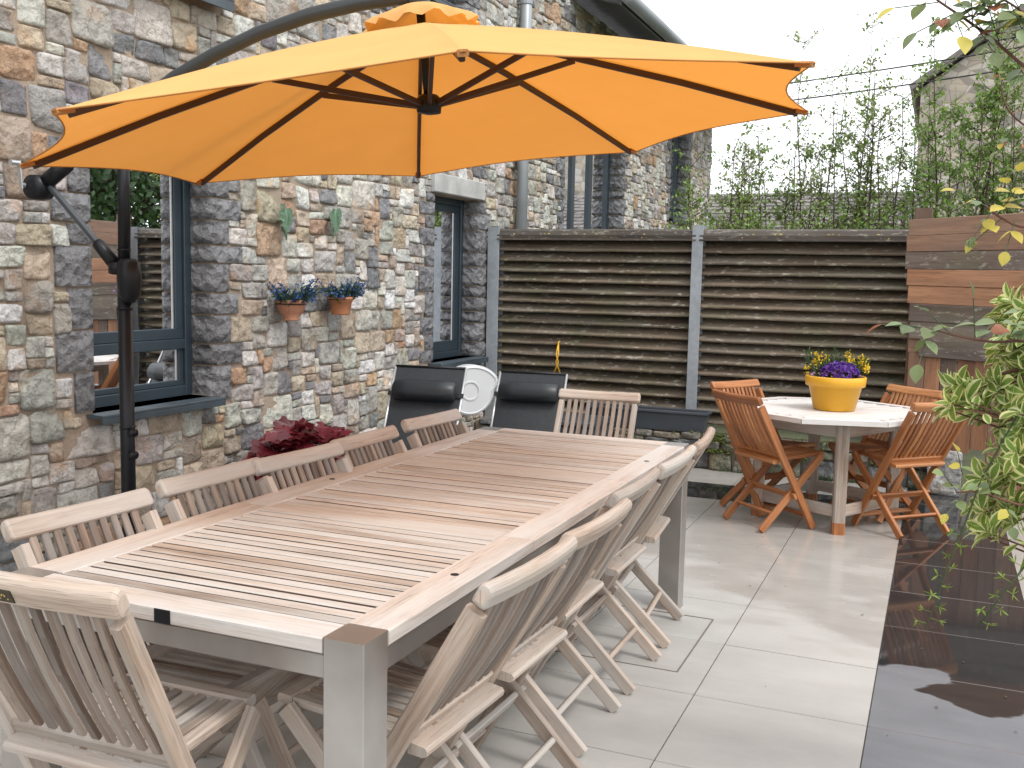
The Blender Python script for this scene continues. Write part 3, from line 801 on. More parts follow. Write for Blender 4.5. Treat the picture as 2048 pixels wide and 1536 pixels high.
# ================================================================== long dining table
TZ = .75
lt = empty('dining_table', (-1.5, 3.04, .004), 0, 'long extending slatted teak dining table with square brushed steel legs', 'table')
X0, X1, YA, YB = -2.0, -1.0, 1.655, 4.43; LW = .095
for (x, y) in ((X0, YA), (X1 - LW, YA), (X0, YB - LW), (X1 - LW, YB - LW)):
    b = MB(); cx_, cy_ = x + LW / 2, y + LW / 2
    b.beam((cx_, cy_, .004), (cx_, cy_, TZ), LW, LW, (0, 1, 0), .0025); lg = b.build('leg', steel_m, lt, True)
for (a, c, nm) in (((X0 + LW, YA + .02), (X1 - LW, YA + .02), 'apron'), ((X0 + LW, YB - .02), (X1 - LW, YB - .02), 'apron'), ((X0 + .02, YA + LW), (X0 + .02, YB - LW), 'apron'), ((X1 - .02, YA + LW), (X1 - .02, YB - LW), 'apron')):
    b = MB(); b.beam((a[0], a[1], TZ - .062), (c[0], c[1], TZ - .062), .028, .05, (0, 0, 1), .002); b.build(nm, steel_m, lt, True)
TT = .034
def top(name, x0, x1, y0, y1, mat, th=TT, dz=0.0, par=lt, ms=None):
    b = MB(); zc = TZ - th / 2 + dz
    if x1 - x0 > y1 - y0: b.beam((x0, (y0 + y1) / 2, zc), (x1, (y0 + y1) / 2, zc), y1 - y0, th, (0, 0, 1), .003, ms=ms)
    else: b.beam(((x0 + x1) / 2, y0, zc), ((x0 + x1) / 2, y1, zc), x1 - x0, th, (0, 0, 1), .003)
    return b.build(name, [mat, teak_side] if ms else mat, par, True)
SL, SR = -1.886, -1.097      # inner edges of the side boards
for (y0, y1) in ((YA + LW + .002, 2.55), (2.552, 3.47), (3.472, YB - LW - .002)):
    sb = top('side_board', X1 - .0985, X1 + .001, y0, y1, teak_pale); top('side_board', X0 - .001, X0 + .113, y0, y1, teak_table if y1 < 4 else teak_pale)
top('end_board', X0 + LW + .002, X1 - LW - .002, YA - .001, YA + .087, teak_pale); top('end_board', X0 + LW + .002, X1 - LW - .002, YB - .092, YB + .001, teak_pale)
top('cross_board', SL + .001, SR - .001, 2.502, 2.602, teak_table); top('cross_board', SL + .001, SR - .001, 3.418, 3.532, teak_table)
for (ya, yb) in ((YA + .092, 2.500), (2.604, 3.416), (3.534, YB - .096)):
    n_ = round((yb - ya) / .0418); pt = (yb - ya) / n_
    for k in range(n_):
        y0 = ya + k * pt
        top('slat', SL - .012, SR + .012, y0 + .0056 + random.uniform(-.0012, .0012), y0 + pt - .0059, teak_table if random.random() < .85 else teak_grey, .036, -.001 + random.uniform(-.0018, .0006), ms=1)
for (x, y) in ((-1.945, 2.998), (-1.05, 2.159), (-1.05, 3.9)):
    b = MB(); b.lathe([(.0105, TZ - .002), (.0105, TZ + .0012), (.006, TZ + .0015)], 14, (x, y, 0)); b.build('screw_cap', black_m, lt, True)
b = MB(); b.box((-1.50, YA - .0022, TZ - TT / 2 - .0005), (.042, .003, .031), .001); b.build('plate', black_m, lt, True)
b = MB()
for xx in (-1.87, -1.5, -1.1): b.box((xx, 3.04, TZ - .05), (.05, 2.6, .022), .003)
b.build('under_rail', steel_m, lt, True)

# ================================================================== folding chairs
def make_chair(mat, name='folding_chair', mslat=None):
    mslat = mslat or mat
    root = empty(name, (0, 0, 0))
    ft, tp = V((0, .185, 0)), V((0, -.287, .825)); ad = (tp - ft).normalized(); an = V((0, ad.z, -ad.y))    # an: forward normal of the back
    zA = lambda z: ft + (tp - ft) * (z / .825)
    bd = V((0, .44, .45)).normalized()
    for s in (-1, 1):
        b = MB(); o = V((s * .212, 0, 0)); p0 = zA(0.012) + o; p1 = zA(.775) + o
        b.beam(p0, p1, .026, .046, an, .004); b.build('back_post', mat, root)
        b = MB(); o = V((s * .182, 0, 0)); q0 = V((0, -.195, .012)) + o; q1 = V((0, .245, .452)) + o
        b.beam(q0, q1, .024, .044, V((0, -bd.z, bd.y)), .004); b.build('leg', mat, root)
    b = MB(); c = zA(.812)
    # gently bowed and rounded top rail
    xs = [-.236, -.234, -.227, -.15, -.05, .05, .15, .227, .234, .236]; prof = [(-.016, -.022), (-.011, -.025), (.011, -.025), (.016, -.022), (.018, -.016), (.018, .014), (.015, .024), (.008, .030), (-.006, .030), (-.014, .024), (-.018, .014), (-.018, -.016)]
    rings = []
    for i, x in enumerate(xs):
        k = (.55, .82, 1.0)[min(i, len(xs) - 1 - i, 2)]; bow = -.010 * (1 - (x / .236) ** 2)
        rings.append([b.vert(c + V((x, 0, 0)) + an * (bow + u * k) + ad * (v * k)) for u, v in prof])
    per = [0]
    for i in range(len(prof)):
        q, r = prof[i], prof[(i + 1) % len(prof)]; per.append(per[-1] + math.hypot(q[0] - r[0], q[1] - r[1]))
    for a in range(len(xs) - 1):
        for i in range(len(prof)):
            j = (i + 1) % len(prof); b.face((rings[a][i], rings[a + 1][i], rings[a + 1][j], rings[a][j]), [(xs[a], per[i]), (xs[a + 1], per[i]), (xs[a + 1], per[i + 1]), (xs[a], per[i + 1])])
    b.face(rings[0]); b.face(rings[-1][::-1]); b.build('top_rail', mat, root, smooth=False)
    c = zA(.462) - an * .004
    b = MB(); b.beam(c + V((-.199, 0, 0)), c + V((.199, 0, 0)), .022, .042, ad, .004); b.build('lower_back_rail', mat, root)
    me = None
    for k in range(10):
        x = -.168 + .336 * k / 9
        if me is None:
            b = MB(); P = [zA(.474) - an * .002, zA(.55) - an * .010, zA(.64) - an * .014, zA(.72) - an * .011, zA(.792) - an * .004]
            for i in range(4): b.beam(P[i], P[i + 1], .0225, .013, an, .003)
            so = b.build('back_slat', mslat, root); so.location = (x, 0, 0); me = so.data
        else: inst('back_slat', me, root, (x, 0, 0))
    # seat, sloping slightly to the back
    F, Bk = V((0, .262, .462)), V((0, -.112, .438)); sdv = (Bk - F).normalized(); sn = V((0, -sdv.z, sdv.y)) * (1 if sdv.y > 0 else -1)
    sn = V((0, 0, 1)) - sdv * sdv.z; sn.normalize()
    b = MB(); b.beam(F + V((-.165, 0, 0)), F + V((.165, 0, 0)), .042, .024, sn, .006); b.build('front_rail', mat, root)
    b = MB(); q = Bk - sn * .004
    prof = [(-.024, -.013), (.014, -.013), (.022, -.008), (.024, .002), (.018, .010), (-.024, .014)]
    A = [b.vert(q + V((-.192, 0, 0)) + sdv * u + sn * v) for u, v in prof]; B = [b.vert(q + V((.192, 0, 0)) + sdv * u + sn * v) for u, v in prof]
    for i in range(6):
        j = (i + 1) % 6; b.face((A[i], A[j], B[j], B[i]), [(0, i * .02), (0, i * .02 + .02), (.384, i * .02 + .02), (.384, i * .02)])
    b.face(A[::-1]); b.face(B); b.build('rear_rail', mat, root)
    for s in (-1, 1):
        b = MB(); b.beam(F + V((s * .150, 0, 0)) + sdv * .023, Bk + V((s * .150, 0, 0)) - sdv * .028, .030, .022, sn, .004); b.build('side_rail', mat, root)
    me = None
    for k in range(8):
        x = -.117 + .234 * k / 7
        if me is None:
            b = MB(); b.beam(F + sdv * .018 - sn * .001, Bk - sdv * .016 + sn * .004, .0215, .014, sn, .003); so = b.build('seat_slat', mat, root); so.location = (x, 0, 0); me = so.data
        else: inst('seat_slat', me, root, (x, 0, 0))
    c = zA(.235) - an * .034
    b = MB(); b.beam(c + V((-.226, 0, 0)), c + V((.226, 0, 0)), .018, .040, ad, .004); b.build('stop_bar', mat, root)
    c = zA(.085)
    b = MB(); b.beam(c + V((-.199, 0, 0)), c + V((.199, 0, 0)), .018, .030, an, .004); b.build('stretcher', mat, root)
    c = V((0, -.195, .012)) + bd * .135
    b = MB(); b.beam(c + V((-.170, 0, 0)), c + V((.170, 0, 0)), .018, .030, V((0, -bd.z, bd.y)), .004); b.build('stretcher', mat, root)
    return root
def place(ch, x, y, face, label, group, sc=(.98, 1.02, 1.012)):
    ch.location = (x, y, .004); ch.scale = sc; ch.rotation_euler = (0, 0, math.atan2(face[1], face[0]) - math.pi / 2)
    return tag(ch, label, 'chair', group)
proto = make_chair(teak_grey, mslat=teak_dark)
used = [False]
def chair(x, y, face, label, group):
    if not used[0]: used[0] = True; c = proto
    else: c = copy_tree(proto)
    return place(c, x, y, face, label, group)
ordn = ['first', 'second', 'third', 'fourth', 'fifth']
def D(a): return (math.cos(R_(a)), math.sin(R_(a)))
gL, gR = 'weathered chairs on the wall side of the long table', 'weathered chairs on the open side of the long table'
R_CH = [(-1.145, 4.03, 185), (-1.13, 3.54, 180), (-1.135, 3.02, 180), (-1.09, 2.52, 178), (-1.095, 2.06, 177)]
for k, (x, y, a) in enumerate(R_CH):
    chair(x, y, D(a), 'weathered folding chair on long table\'s open side, %s from the octagonal table' % ordn[k], gR)
L_CH = [(-1.785, 3.985, -4), (-1.765, 3.40, 0), (-1.755, 2.92, -4), (-1.795, 2.52, -2), (-1.775, 1.965, -3)]
for k, (x, y, a) in enumerate(L_CH):
    chair(x, y, D(a), 'weathered folding chair on long table\'s wall side, %s from the loungers' % ordn[k], gL)
chair(-1.70, 5.05, D(-86), 'weathered folding chair at the long table end near the fence planter', 'end chairs of the long table')
N = chair(-1.556, 1.578, D(91), 'weathered folding chair with dark plaque on its top rail at the table end', 'end chairs of the long table')
N.scale = (1.05, .86, 1.08)          # this one has the taller, more upright back
# the plaque on the back of its top rail
ft, tp = V((0, .185, 0)), V((0, -.287, .825)); ad = (tp - ft).normalized(); an = V((0, ad.z, -ad.y)); c = ft + (tp - ft) * (.812 / .825)
b = MB(); pc = c - an * .0285 + V((-.03, 0, 0)); b.beam(pc + V((-.035, 0, 0)), pc + V((.035, 0, 0)), .003, .028, ad, .001); pl = b.build('plaque', plaque_m, N)
b = MB()
for k in range(9): b.beam(pc - an * .0022 + V((-.026 + k * .006, 0, 0)) + ad * (.006 * math.sin(k * 2.1)), pc - an * .0022 + V((-.023 + k * .006, 0, 0)) + ad * (.006 * math.sin(k * 2.1 + 1)), .001, .0025, ad, .0003)
b.build('gold_mark', gold_m, pl)

# ---- octagonal table and its oiled chairs
OC = V((-.605, 6.55)); OR = .622; OZ = .70; oa = math.atan2(-.970, .242)     # direction of the edge facing the long table
ot = empty('octagonal_table', (OC.x, OC.y, .004), 0, 'pale silvered octagonal teak garden table with slatted top', 'table')
ap = OR * math.cos(math.pi / 8)
dx_ = V((math.cos(oa), math.sin(oa))); dy_ = V((-dx_.y, dx_.x))
def clip_w(v):                         # half extent of the octagon along dy_ at distance v along dx_
    side = OR * math.sin(math.pi / 8); v = abs(v)
    return ap if v <= side else max(.0, ap - (v - side))
def o3(u, v, z): q = OC + dx_ * u + dy_ * v; return V((q.x, q.y, z))
nb = 17; pt = 2 * (ap - .06) / nb
# octagonal rim of eight boards
for k in range(8):
    a0, a1 = oa - math.pi / 8 + k * math.pi / 4, oa + math.pi / 8 + k * math.pi / 4
    b = MB(); P = [OC + V((math.cos(a), math.sin(a))) * r for a, r in ((a0 + .004, OR), (a1 - .004, OR), (a1 - .006, OR - .072), (a0 + .006, OR - .072))]
    lo = [b.vert((q.x, q.y, OZ - .028)) for q in P]; hi = [b.vert((q.x, q.y, OZ)) for q in P]; L = (P[1] - P[0]).length
    b.face(lo[::-1], [(0, 0), (0, .07), (L, .07), (L, 0)]); b.face(hi, [(0, 0), (L, 0), (L, .07), (0, .07)])
    for i in range(4):
        j = (i + 1) % 4; b.face((lo[i], lo[j], hi[j], hi[i]), [(0, .1), (L, .1), (L, .13), (0, .13)])
    b.build('rim_board', teak_white, ot, True)
inn = OR - .075; ia = inn * math.cos(math.pi / 8); isd = inn * math.sin(math.pi / 8)
n_ = 15; pt = 2 * ia / n_
for k in range(n_):
    v = -ia + (k + .5) * pt; hv = abs(v) + pt / 2
    h = ia if hv <= isd else ia - (hv - isd)
    if h < .05: continue
    # slats run across, along dy_ axis rotated a quarter turn
    b = MB(); b.beam(o3(v, -h, OZ - .012), o3(v, h, OZ - .012), pt - .009, .022, (0, 0, 1), .003); b.build('slat', teak_white, ot, True)
lv = V((.121, -.395)); LP = [lv, V((lv.y, -lv.x)), -lv, V((-lv.y, lv.x))]
la = math.atan2(lv.y, lv.x)
for k, q in enumerate(LP):
    b = MB(); b.beam((OC.x + q.x, OC.y + q.y, .075), (OC.x + q.x, OC.y + q.y, OZ - .03), .072, .072, (dx_.x, dx_.y, 0), .010); lg = b.build('leg', teak_grey, ot, True)
    b = MB(); b.beam((OC.x + q.x, OC.y + q.y, .004), (OC.x + q.x, OC.y + q.y, .075), .0735, .0735, (dx_.x, dx_.y, 0), .010); b.build('oiled_foot', teak_oil, lg, True)
    q2 = LP[(k + 1) % 4]; e = (q2 - q).normalized()
    for z, h in ((OZ - .085, .08), (.135, .07)):
        b = MB(); b.beam((OC.x + q.x + e.x * .037, OC.y + q.y + e.y * .037, z), (OC.x + q2.x - e.x * .037, OC.y + q2.y - e.y * .037, z), .024, h, (0, 0, 1), .004); b.build('apron' if z > .4 else 'stretcher', teak_grey, ot, True)
    b = MB(); M3 = Matrix.Rotation(math.atan2(q.y, q.x), 3, 'Z') @ Matrix.Rotation(R_(90), 3, 'Y')
    b.lathe([(.055, -.02), (.055, .02)], 16, (OC.x + q.x * .83, OC.y + q.y * .83, OZ - .075), M3); b.build('corner_block', teak_grey, ot, True)
oil = make_chair(teak_oil)
gO = 'oiled chairs around the octagonal table'
place(oil, -.90, 6.215, (.68, .73), 'oiled orange folding chair at octagonal table, its back towards the long table', gO, (.97,) * 3).name = 'oiled_folding_chair'
for (x, y, f_, lab) in ((-1.00, 6.63, (.86, -.51), 'oiled orange folding chair at octagonal table, closest to the steel fence post'),
                        (-.145, 6.435, (-.707, .707), 'oiled orange folding chair with rear feet on the dark wet tile strip'),
                        (-.31, 6.81, (-.68, -.73), 'oiled orange folding chair facing out from the brown plank fence')):
    place(copy_tree(oil), x, y, f_, lab, gO, (.97,) * 3)

# ================================================================== parasol
pb = V((-2.985, 3.11, .004))
um = empty('cantilever_parasol', pb, 0, 'orange cantilever parasol on a black pole beside the house wall', 'parasol')
CT = V((-1.668, 3.195, 1.955)); rot0 = -1.828; RR = 1.35; tx, ty = .092, .051
ax = V((-tx, -ty, 1)).normalized()
def cp(r, a, h):         # point of the canopy: radius, angle, height above the rim plane
    x, y = r * math.cos(a), r * math.sin(a)
    return V((CT.x + x, CT.y + y, CT.z + tx * x + ty * y)) + ax * h
HA = .385
def hh(r): return HA * (1 - r / RR) + .018 * math.sin(math.pi * min(1, r / RR))
cb = MB(); nr, nt = 12, 10; r0 = .14
for k in range(8):
    a0, a1 = rot0 + k * math.pi / 4, rot0 + (k + 1) * math.pi / 4
    grid = []
    for i in range(nr + 1):
        row = []
        for j in range(nt + 1):
            f_ = j / nt; r = r0 + (RR * 1.012 - r0) * i / nr
            P0, P1 = cp(r, a0, hh(r)), cp(r, a1, hh(r)); P = P0.lerp(P1, f_)
            s_ = math.sin(math.pi * f_); q = i / nr
            P = P + (CT - P) * (.060 * s_ * q ** 3) * V((1, 1, .3)).x + ax * (-.012 * s_ * math.sin(math.pi * q))
            P.z += .025 * s_ * q ** 3 * .5
            row.append(cb.vert(P))
        grid.append(row)
    for i in range(nr):
        for j in range(nt): cb.face((grid[i][j], grid[i + 1][j], grid[i + 1][j + 1], grid[i][j + 1]))
can = cb.build('canopy', canopy_m, um, True, True)
hem_m = plain('brown_hem', (.42, .17, .04), .8)
for k in range(8):
    a0, a1 = rot0 + k * math.pi / 4, rot0 + (k + 1) * math.pi / 4; pts = []
    for j in range(11):
        f_ = j / 10; r = RR * 1.012; P = cp(r, a0, hh(r)).lerp(cp(r, a1, hh(r)), f_); s_ = math.sin(math.pi * f_)
        P = P + (CT - P) * (.060 * s_); P.z += .0125 * s_; pts.append(P)
    b = MB(); b.tube(pts, .0024, 5); b.build('hem', hem_m, can, True, True)
# vent cap with a wavy skirt
vb = MB(); nv = 64; rings = []
for r, h, wv in ((.005, .442, 0), (.07, .436, 0), (.125, .414, .1), (.175, .388, .6), (.195, .368, 1.0)):
    rings.append([vb.vert(cp(r * (1 + .05 * wv * math.sin(13 * 2 * math.pi * q / nv)), 2 * math.pi * q / nv, h + wv * (.008 * math.sin(13 * 2 * math.pi * q / nv) + .006 * math.sin(5 * 2 * math.pi * q / nv)))) for q in range(nv)])
for i in range(len(rings) - 1):
    for q in range(nv): vb.face((rings[i][q], rings[i + 1][q], rings[i + 1][(q + 1) % nv], rings[i][(q + 1) % nv]))
vb.build('vent_cap', canopy_m, um, True, True)
hub = cp(0, 0, .105)
b = MB(); b.lathe([(.018, -.03), (.042, -.024), (.045, .02), (.030, .035)], 16, hub, Matrix.Rotation(R_(-2), 3, 'X')); b.build('hub', black_m, um, True, True)
b = MB(); b.tube([hub, cp(0, 0, .45)], .016, 10); b.build('mast', black_m, um, True, True)
tip_m = plain('tip_pocket', (.40, .17, .05), .7)
for k in range(8):
    a = rot0 + k * math.pi / 4
    P = [cp(r, a, hh(r) - .016) for r in (.05, .45, .9, 1.325)]
    b = MB()
    for i in range(3): b.beam(P[i], P[i + 1], .015, .022, ax, .003)
    rb = b.build('rib', rib_m, um, True)
    b = MB(); b.beam(cp(.04, a, .108), cp(.52, a, hh(.52) - .028), .014, .020, ax, .003); b.build('brace', rib_m, um, True)
    b = MB(); b.beam(cp(1.315, a, hh(1.315) - .010), cp(1.362, a, hh(1.362) - .004), .026, .016, ax, .005); b.build('rib_tip', tip_m, rb, True)
# curved arm, pole, crank
arm = [(-3.385, 3.088, 1.80), (-3.2, 3.098, 1.925), (-2.97, 3.111, 2.06), (-2.731, 3.124, 2.20), (-2.55, 3.134, 2.277), (-2.354, 3.144, 2.343), (-2.145, 3.156, 2.392), (-1.944, 3.167, 2.419), (-1.80, 3.175, 2.428), (-1.705, 3.18, 2.428)]
b = MB(); b.tube(arm, [.026] * 3 + [.0265] * 7, 14); b.build('arm', arm_m, um, True, True)
tipc = cp(0, 0, .45)
b = MB(); b.tube([(tipc.x, tipc.y, tipc.z - .004), (tipc.x, tipc.y, 2.46)], .026, 14); b.tube([(tipc.x, tipc.y, 2.395), (tipc.x, tipc.y, 2.412)], .036, 14); b.build('arm_hanger', arm_m, um, True, True)
b = MB(); b.tube([(pb.x, pb.y, .004), (pb.x, pb.y, 1.45)], .0285, 18); pole = b.build('pole', black_m, um, True, True)
b = MB(); b.tube([(pb.x, pb.y, 1.45), (pb.x + .008, pb.y, 2.06)], .0235, 18); b.build('upper_pole', black_m, um, True, True)
for z0_, z1_, r_ in ((1.315, 1.322, .0305), (.835, .848, .031), (1.545, 1.552, .0265)):
    b = MB(); b.tube([(pb.x, pb.y, z0_), (pb.x, pb.y, z1_)], r_, 18); b.build('collar', black_m, um, True, True)
b = MB(); b.lathe([(.02, -.10), (.042, -.07), (.047, .0), (.042, .06), (.026, .075)], 16, (pb.x + .028, pb.y - .005, 1.44)); b.lathe([(.02, -.025), (.035, -.02), (.035, .02), (.02, .025)], 14, (pb.x - .03, pb.y - .005, 1.475)); b.build('sliding_joint', black_m, um, True, True)
q0, q1 = V((-3.345, 3.088, 1.80)), V((pb.x - .01, pb.y - .004, 1.46)); qd = q1 - q0
b = MB(); b.beam(q0, q0 + qd * .72, .020, .024, (0, 1, 0), .003); st = b.build('strut', arm_m, um, True)
b = MB(); b.tube([q0 + qd * .66, q0 + qd * .68, q0 + qd * .9], [.021, .024, .027], 14); b.build('grip', black_m, st, True, True)
b = MB(); M3 = Matrix.Rotation(R_(90), 3, 'X'); b.lathe([(.02, -.045), (.048, -.04), (.052, 0), (.048, .04), (.02, .045)], 18, (-3.40, 3.085, 1.795), M3); b.tube([(-3.375, 3.088, 1.81), (-3.255, 3.094, 1.888)], .032, 12); ck = b.build('crank_housing', black_m, um, True, True)
b = MB(); b.tube([(-3.425, 3.035, 1.80), (-3.425, 3.018, 1.80)], .010, 10); b.beam((-3.425, 3.020, 1.785), (-3.43, 3.016, 1.895), .018, .006, (0, 1, 0), .002); b.tube([(-3.43, 3.016, 1.885), (-3.43, 2.975, 1.885)], .011, 10); b.build('crank_handle', alu_m, ck, True)
for z in (.825, .735):
    b = MB(); b.tube([(pb.x + .022, pb.y - .014, z), (pb.x + .045, pb.y - .02, z)], .008, 8); b.tube([(pb.x + .040, pb.y - .02, z), (pb.x + .062, pb.y - .026, z)], .017, 12); b.build('knob', black_m, um, True, True)
b = MB(); b.box((pb.x, pb.y, .03), (.9, .06, .05), .004); b.box((pb.x, pb.y, .0295), (.06, .9, .049), .004); b.build('cross_base', black_m, um, True)
for (sx, sy) in ((-1, -1), (1, -1), (-1, 1), (1, 1)):
    b = MB(); b.box((pb.x + sx * .245, pb.y + sy * .245, .083), (.40, .40, .05), .01); b.build('base_slab', conc_m, um, True)

# ================================================================== two black loungers
def lounger(x, y, face, label, top_back):
    L = empty('garden_lounger', (x, y, .004), math.atan2(face[1], face[0]) - math.pi / 2, label, 'lounger', 'black mesh loungers by the fence')
    Wd = .222
    hip, tb, kn = V((0, .0, .30)), V((0, -top_back[0], top_back[1])), V((0, .46, .36)); fo = V((0, .86, .22))
    for nm, (a, c) in (('back_mesh', (hip, tb)), ('seat_mesh', (hip, kn)), ('leg_rest_mesh', (kn, fo))):
        b = MB(); d = (c - a).normalized(); n_ = V((0, -d.z, d.y)) if nm == 'back_mesh' else V((0, -d.z, d.y)); G = []
        for i in range(9):
            f_ = i / 8; P = a.lerp(c, f_)
            G.append([b.vert(P + V((sx * Wd, 0, 0)) - n_ * (.012 * math.sin(math.pi * f_) * (1 - sx * sx)) ) for sx in (-1, -.5, 0, .5, 1)])
        for i in range(8):
            for j in range(4): b.face((G[i][j], G[i][j + 1], G[i + 1][j + 1], G[i + 1][j]))
        bm = b.build(nm, textilene_m, L, smooth=True)
        for s in (-1, 1):
            b = MB(); b.tube([a + V((s * (Wd + .006), 0, 0)), c + V((s * (Wd + .006), 0, 0))], .0085, 8); b.build('side_tube', alu_m, L, smooth=True)
    b = MB(); b.tube([tb + V((-Wd - .006, 0, 0)), tb + V((Wd + .006, 0, 0))], .0085, 8); b.build('top_tube', black_m, L, smooth=True)
    for s in (-1, 1):
        b = MB(); b.tube([V((s * (Wd + .02), .50, .004)), V((s * (Wd + .02), -.30, .52))], .010, 8); b.build('leg', alu_m, L, smooth=True)
        b = MB(); b.tube([V((s * (Wd + .035), -.32, .004)), V((s * (Wd + .035), .40, .50))], .010, 8); b.build('leg', alu_m, L, smooth=True)
    # head roll on straps
    d = (tb - hip).normalized(); n_ = V((0, d.z, -d.y)); pc = hip.lerp(tb, .745) + n_ * .045
    b = MB(); xs = [-.205, -.200, -.19, -.1, 0, .1, .19, .20, .205]; rr = [.012, .032, .045, .05, .051, .05, .045, .032, .012]
    b.tube([pc + V((x_, 0, 0)) for x_ in xs], rr, 14)
    b.v = [tuple(V(v_) + d * (V(v_) - pc).dot(d) * .35) for v_ in b.v]
    pil = b.build('head_roll', pillow_m, L, smooth=True)
    for s in (-1, 1):
        q = hip.lerp(tb, .73); b = MB(); b.beam(q + V((s * .19, 0, 0)) + n_ * .012, q + V((s * (Wd + .020), 0, 0)) + n_ * .012, .004, .030, d, .001); b.build('strap', pillow_m, pil)
    return L
lounger(-2.83, 5.22, (.16, -.98), 'black mesh garden lounger with head roll, next to the house wall and the window', (.33, .905))
L2 = lounger(-2.43, 5.92, (.12, -.99), 'black mesh garden lounger with head roll, between the hose reel and the fence planter', (.30, .84))
# ================================================================== small things
def ony(u, v, y):
    d = RT * (u - 1024) + DN * (v - 768) + FW * 2022.1
    return V((0, 0, CAM_H)) + d * (y / d.y)
# hose reel on the wall below the second window
hc = ony(936, 780, 7.20); hn = V((.70, -.71, 0)).normalized(); hu = V((.71, .70, 0)).normalized()
hr = empty('hose_reel', (XW, 7.5, .5), 0, 'pale grey wall mounted hose reel below the second window sill', 'hose reel')
def disc_outline(k=1.0, grow=0.0):
    pts = []
    for a in range(40):
        t = 2 * math.pi * a / 40; r = .20 * k + grow
        x, y = r * math.cos(t), r * math.sin(t)
        if 0 < t < 1.9 and k > .8: 
            w_ = math.sin(min(1, t / .45) * math.pi / 2) * max(0, 1 - max(0, t - .45) / 1.3)
            x += .050 * w_ * k; y += .018 * w_ * k
        pts.append((x, y))
    return pts
b = MB(); rings = []
for dep, k in ((-.075, .90), (-.06, .99), (.045, 1.0), (.062, .975), (.070, .90), (.062, .86), (.060, .40), (.066, .385), (.066, .33), (.058, .31)):
    rings.append([b.vert(hc + hu * x + V((0, 0, 1)) * y + hn * dep) for x, y in disc_outline(k)])
for i in range(len(rings) - 1):
    for q in range(40): b.face((rings[i][q], rings[i][(q + 1) % 40], rings[i + 1][(q + 1) % 40], rings[i + 1][q]))
b.face(rings[-1]); b.face(rings[0][::-1]); body = b.build('housing', reel_m, hr, True, False)
b = MB(); b.tube([hc + hu * .225 + V((0, 0, .05)), hc + hu * .27 + V((0, 0, .04))], .018, 10); b.build('nozzle', white_m, hr, True, True)
b = MB(); b.box((-3.60, 7.52, .55), (.10, .06, .26), .006); b.tube([(-3.56, 7.5, .55), tuple(hc - hn * .06)], .025, 10); b.build('wall_bracket', white_m, hr, True)
b = MB(); b.tube([hc + hu * .26 + V((0, 0, .03)), hc + hu * .30 + V((0, 0, -.10)), hc + hu * .27 + V((0, 0, -.32)), hc + hu * .30 + V((0, 0, -.53))], .009, 8); b.build('hose', zinc_m, hr, True, True)
# dark storage chest between the loungers and the fence
ch_ = empty('storage_chest', (-2.80, 7.52, .004), 0, 'low dark storage chest in the corner under the hose reel', 'chest')
b = MB(); b.box((-2.80, 7.52, .17), (.80, .42, .33), .012); b.build('body', plast_grey, ch_, True)
b = MB(); b.box((-2.80, 7.52, .357), (.84, .46, .04), .012); b.build('lid', plast_grey, ch_, True)
# red handled tool
rt_ = empty('garden_tool', (-2.83, 6.75, .004), 0, 'red and grey long handled garden tool standing between the loungers', 'garden tool')
b = MB(); b.tube([(-2.83, 6.75, .006), (-2.845, 6.80, .62)], .009, 8); b.build('shaft', alu_m, rt_, True, True)
for z in (.30, .43, .60):
    b = MB(); b.box((-2.837, 6.765 + z * .05, z), (.05, .03, .045), .008); b.build('red_clamp', red_m, rt_, True)
# yellow strap on the fence
b = MB(); c0 = V((-2.965, 8.035, 1.0)); b.tube([c0 + V((0, 0, -.075)), c0 + V((.010, -.02, -.17)), c0 + V((-.012, -.02, -.23)), c0 + V((.028, -.015, -.33))], .006, 6); b.tube([c0 + V((0, 0, -.075)), c0 + V((-.012, -.02, -.17)), c0 + V((.010, -.02, -.23)), c0 + V((-.03, -.015, -.33))], .006, 6)
b.tube([c0 + V((0, .03, -.06)), c0 + V((0, -.012, -.075))], .006, 6)
tag(b.build('yellow_strap', yellow_m, None, smooth=True), 'thin yellow strap hanging from a slat of the louvre fence', 'strap')
# planter trough on the low wall
tr = empty('planter_trough', (-2.13, 7.92, .282), 0, 'long dark grey plastic planter trough on the low stone wall', 'planter')
b = MB(); xa, xb, yc = -2.62, -1.637, 7.915
lo = [(xa + .03, yc - .065), (xb - .03, yc - .065), (xb - .03, yc + .06), (xa + .03, yc + .06)]; hi = [(xa + .006, yc - .085), (xb - .006, yc - .085), (xb - .006, yc + .08), (xa + .006, yc + .08)]
A = [b.vert((x, y, .285)) for x, y in lo]; B = [b.vert((x, y, .435)) for x, y in hi]; b.face(A[::-1])
for i in range(4): b.face((A[i], A[(i + 1) % 4], B[(i + 1) % 4], B[i]))
b.build('trough', plast_grey, tr, True)
for (c, s_) in (((-2.1285, yc - .092, .436), (.99, .018, .022)), ((-2.1285, yc + .087, .436), (.99, .018, .022)), ((xa, yc - .0025, .436), (.018, .16, .0215)), ((xb, yc - .0025, .436), (.018, .16, .0215))):
    b = MB(); b.box(c, s_, .004); b.build('rim', plast_grey, tr, True)
b = MB(); b.face([b.vert((x, y, .418)) for x, y in hi]); b.build('soil', soil_m, tr, True)

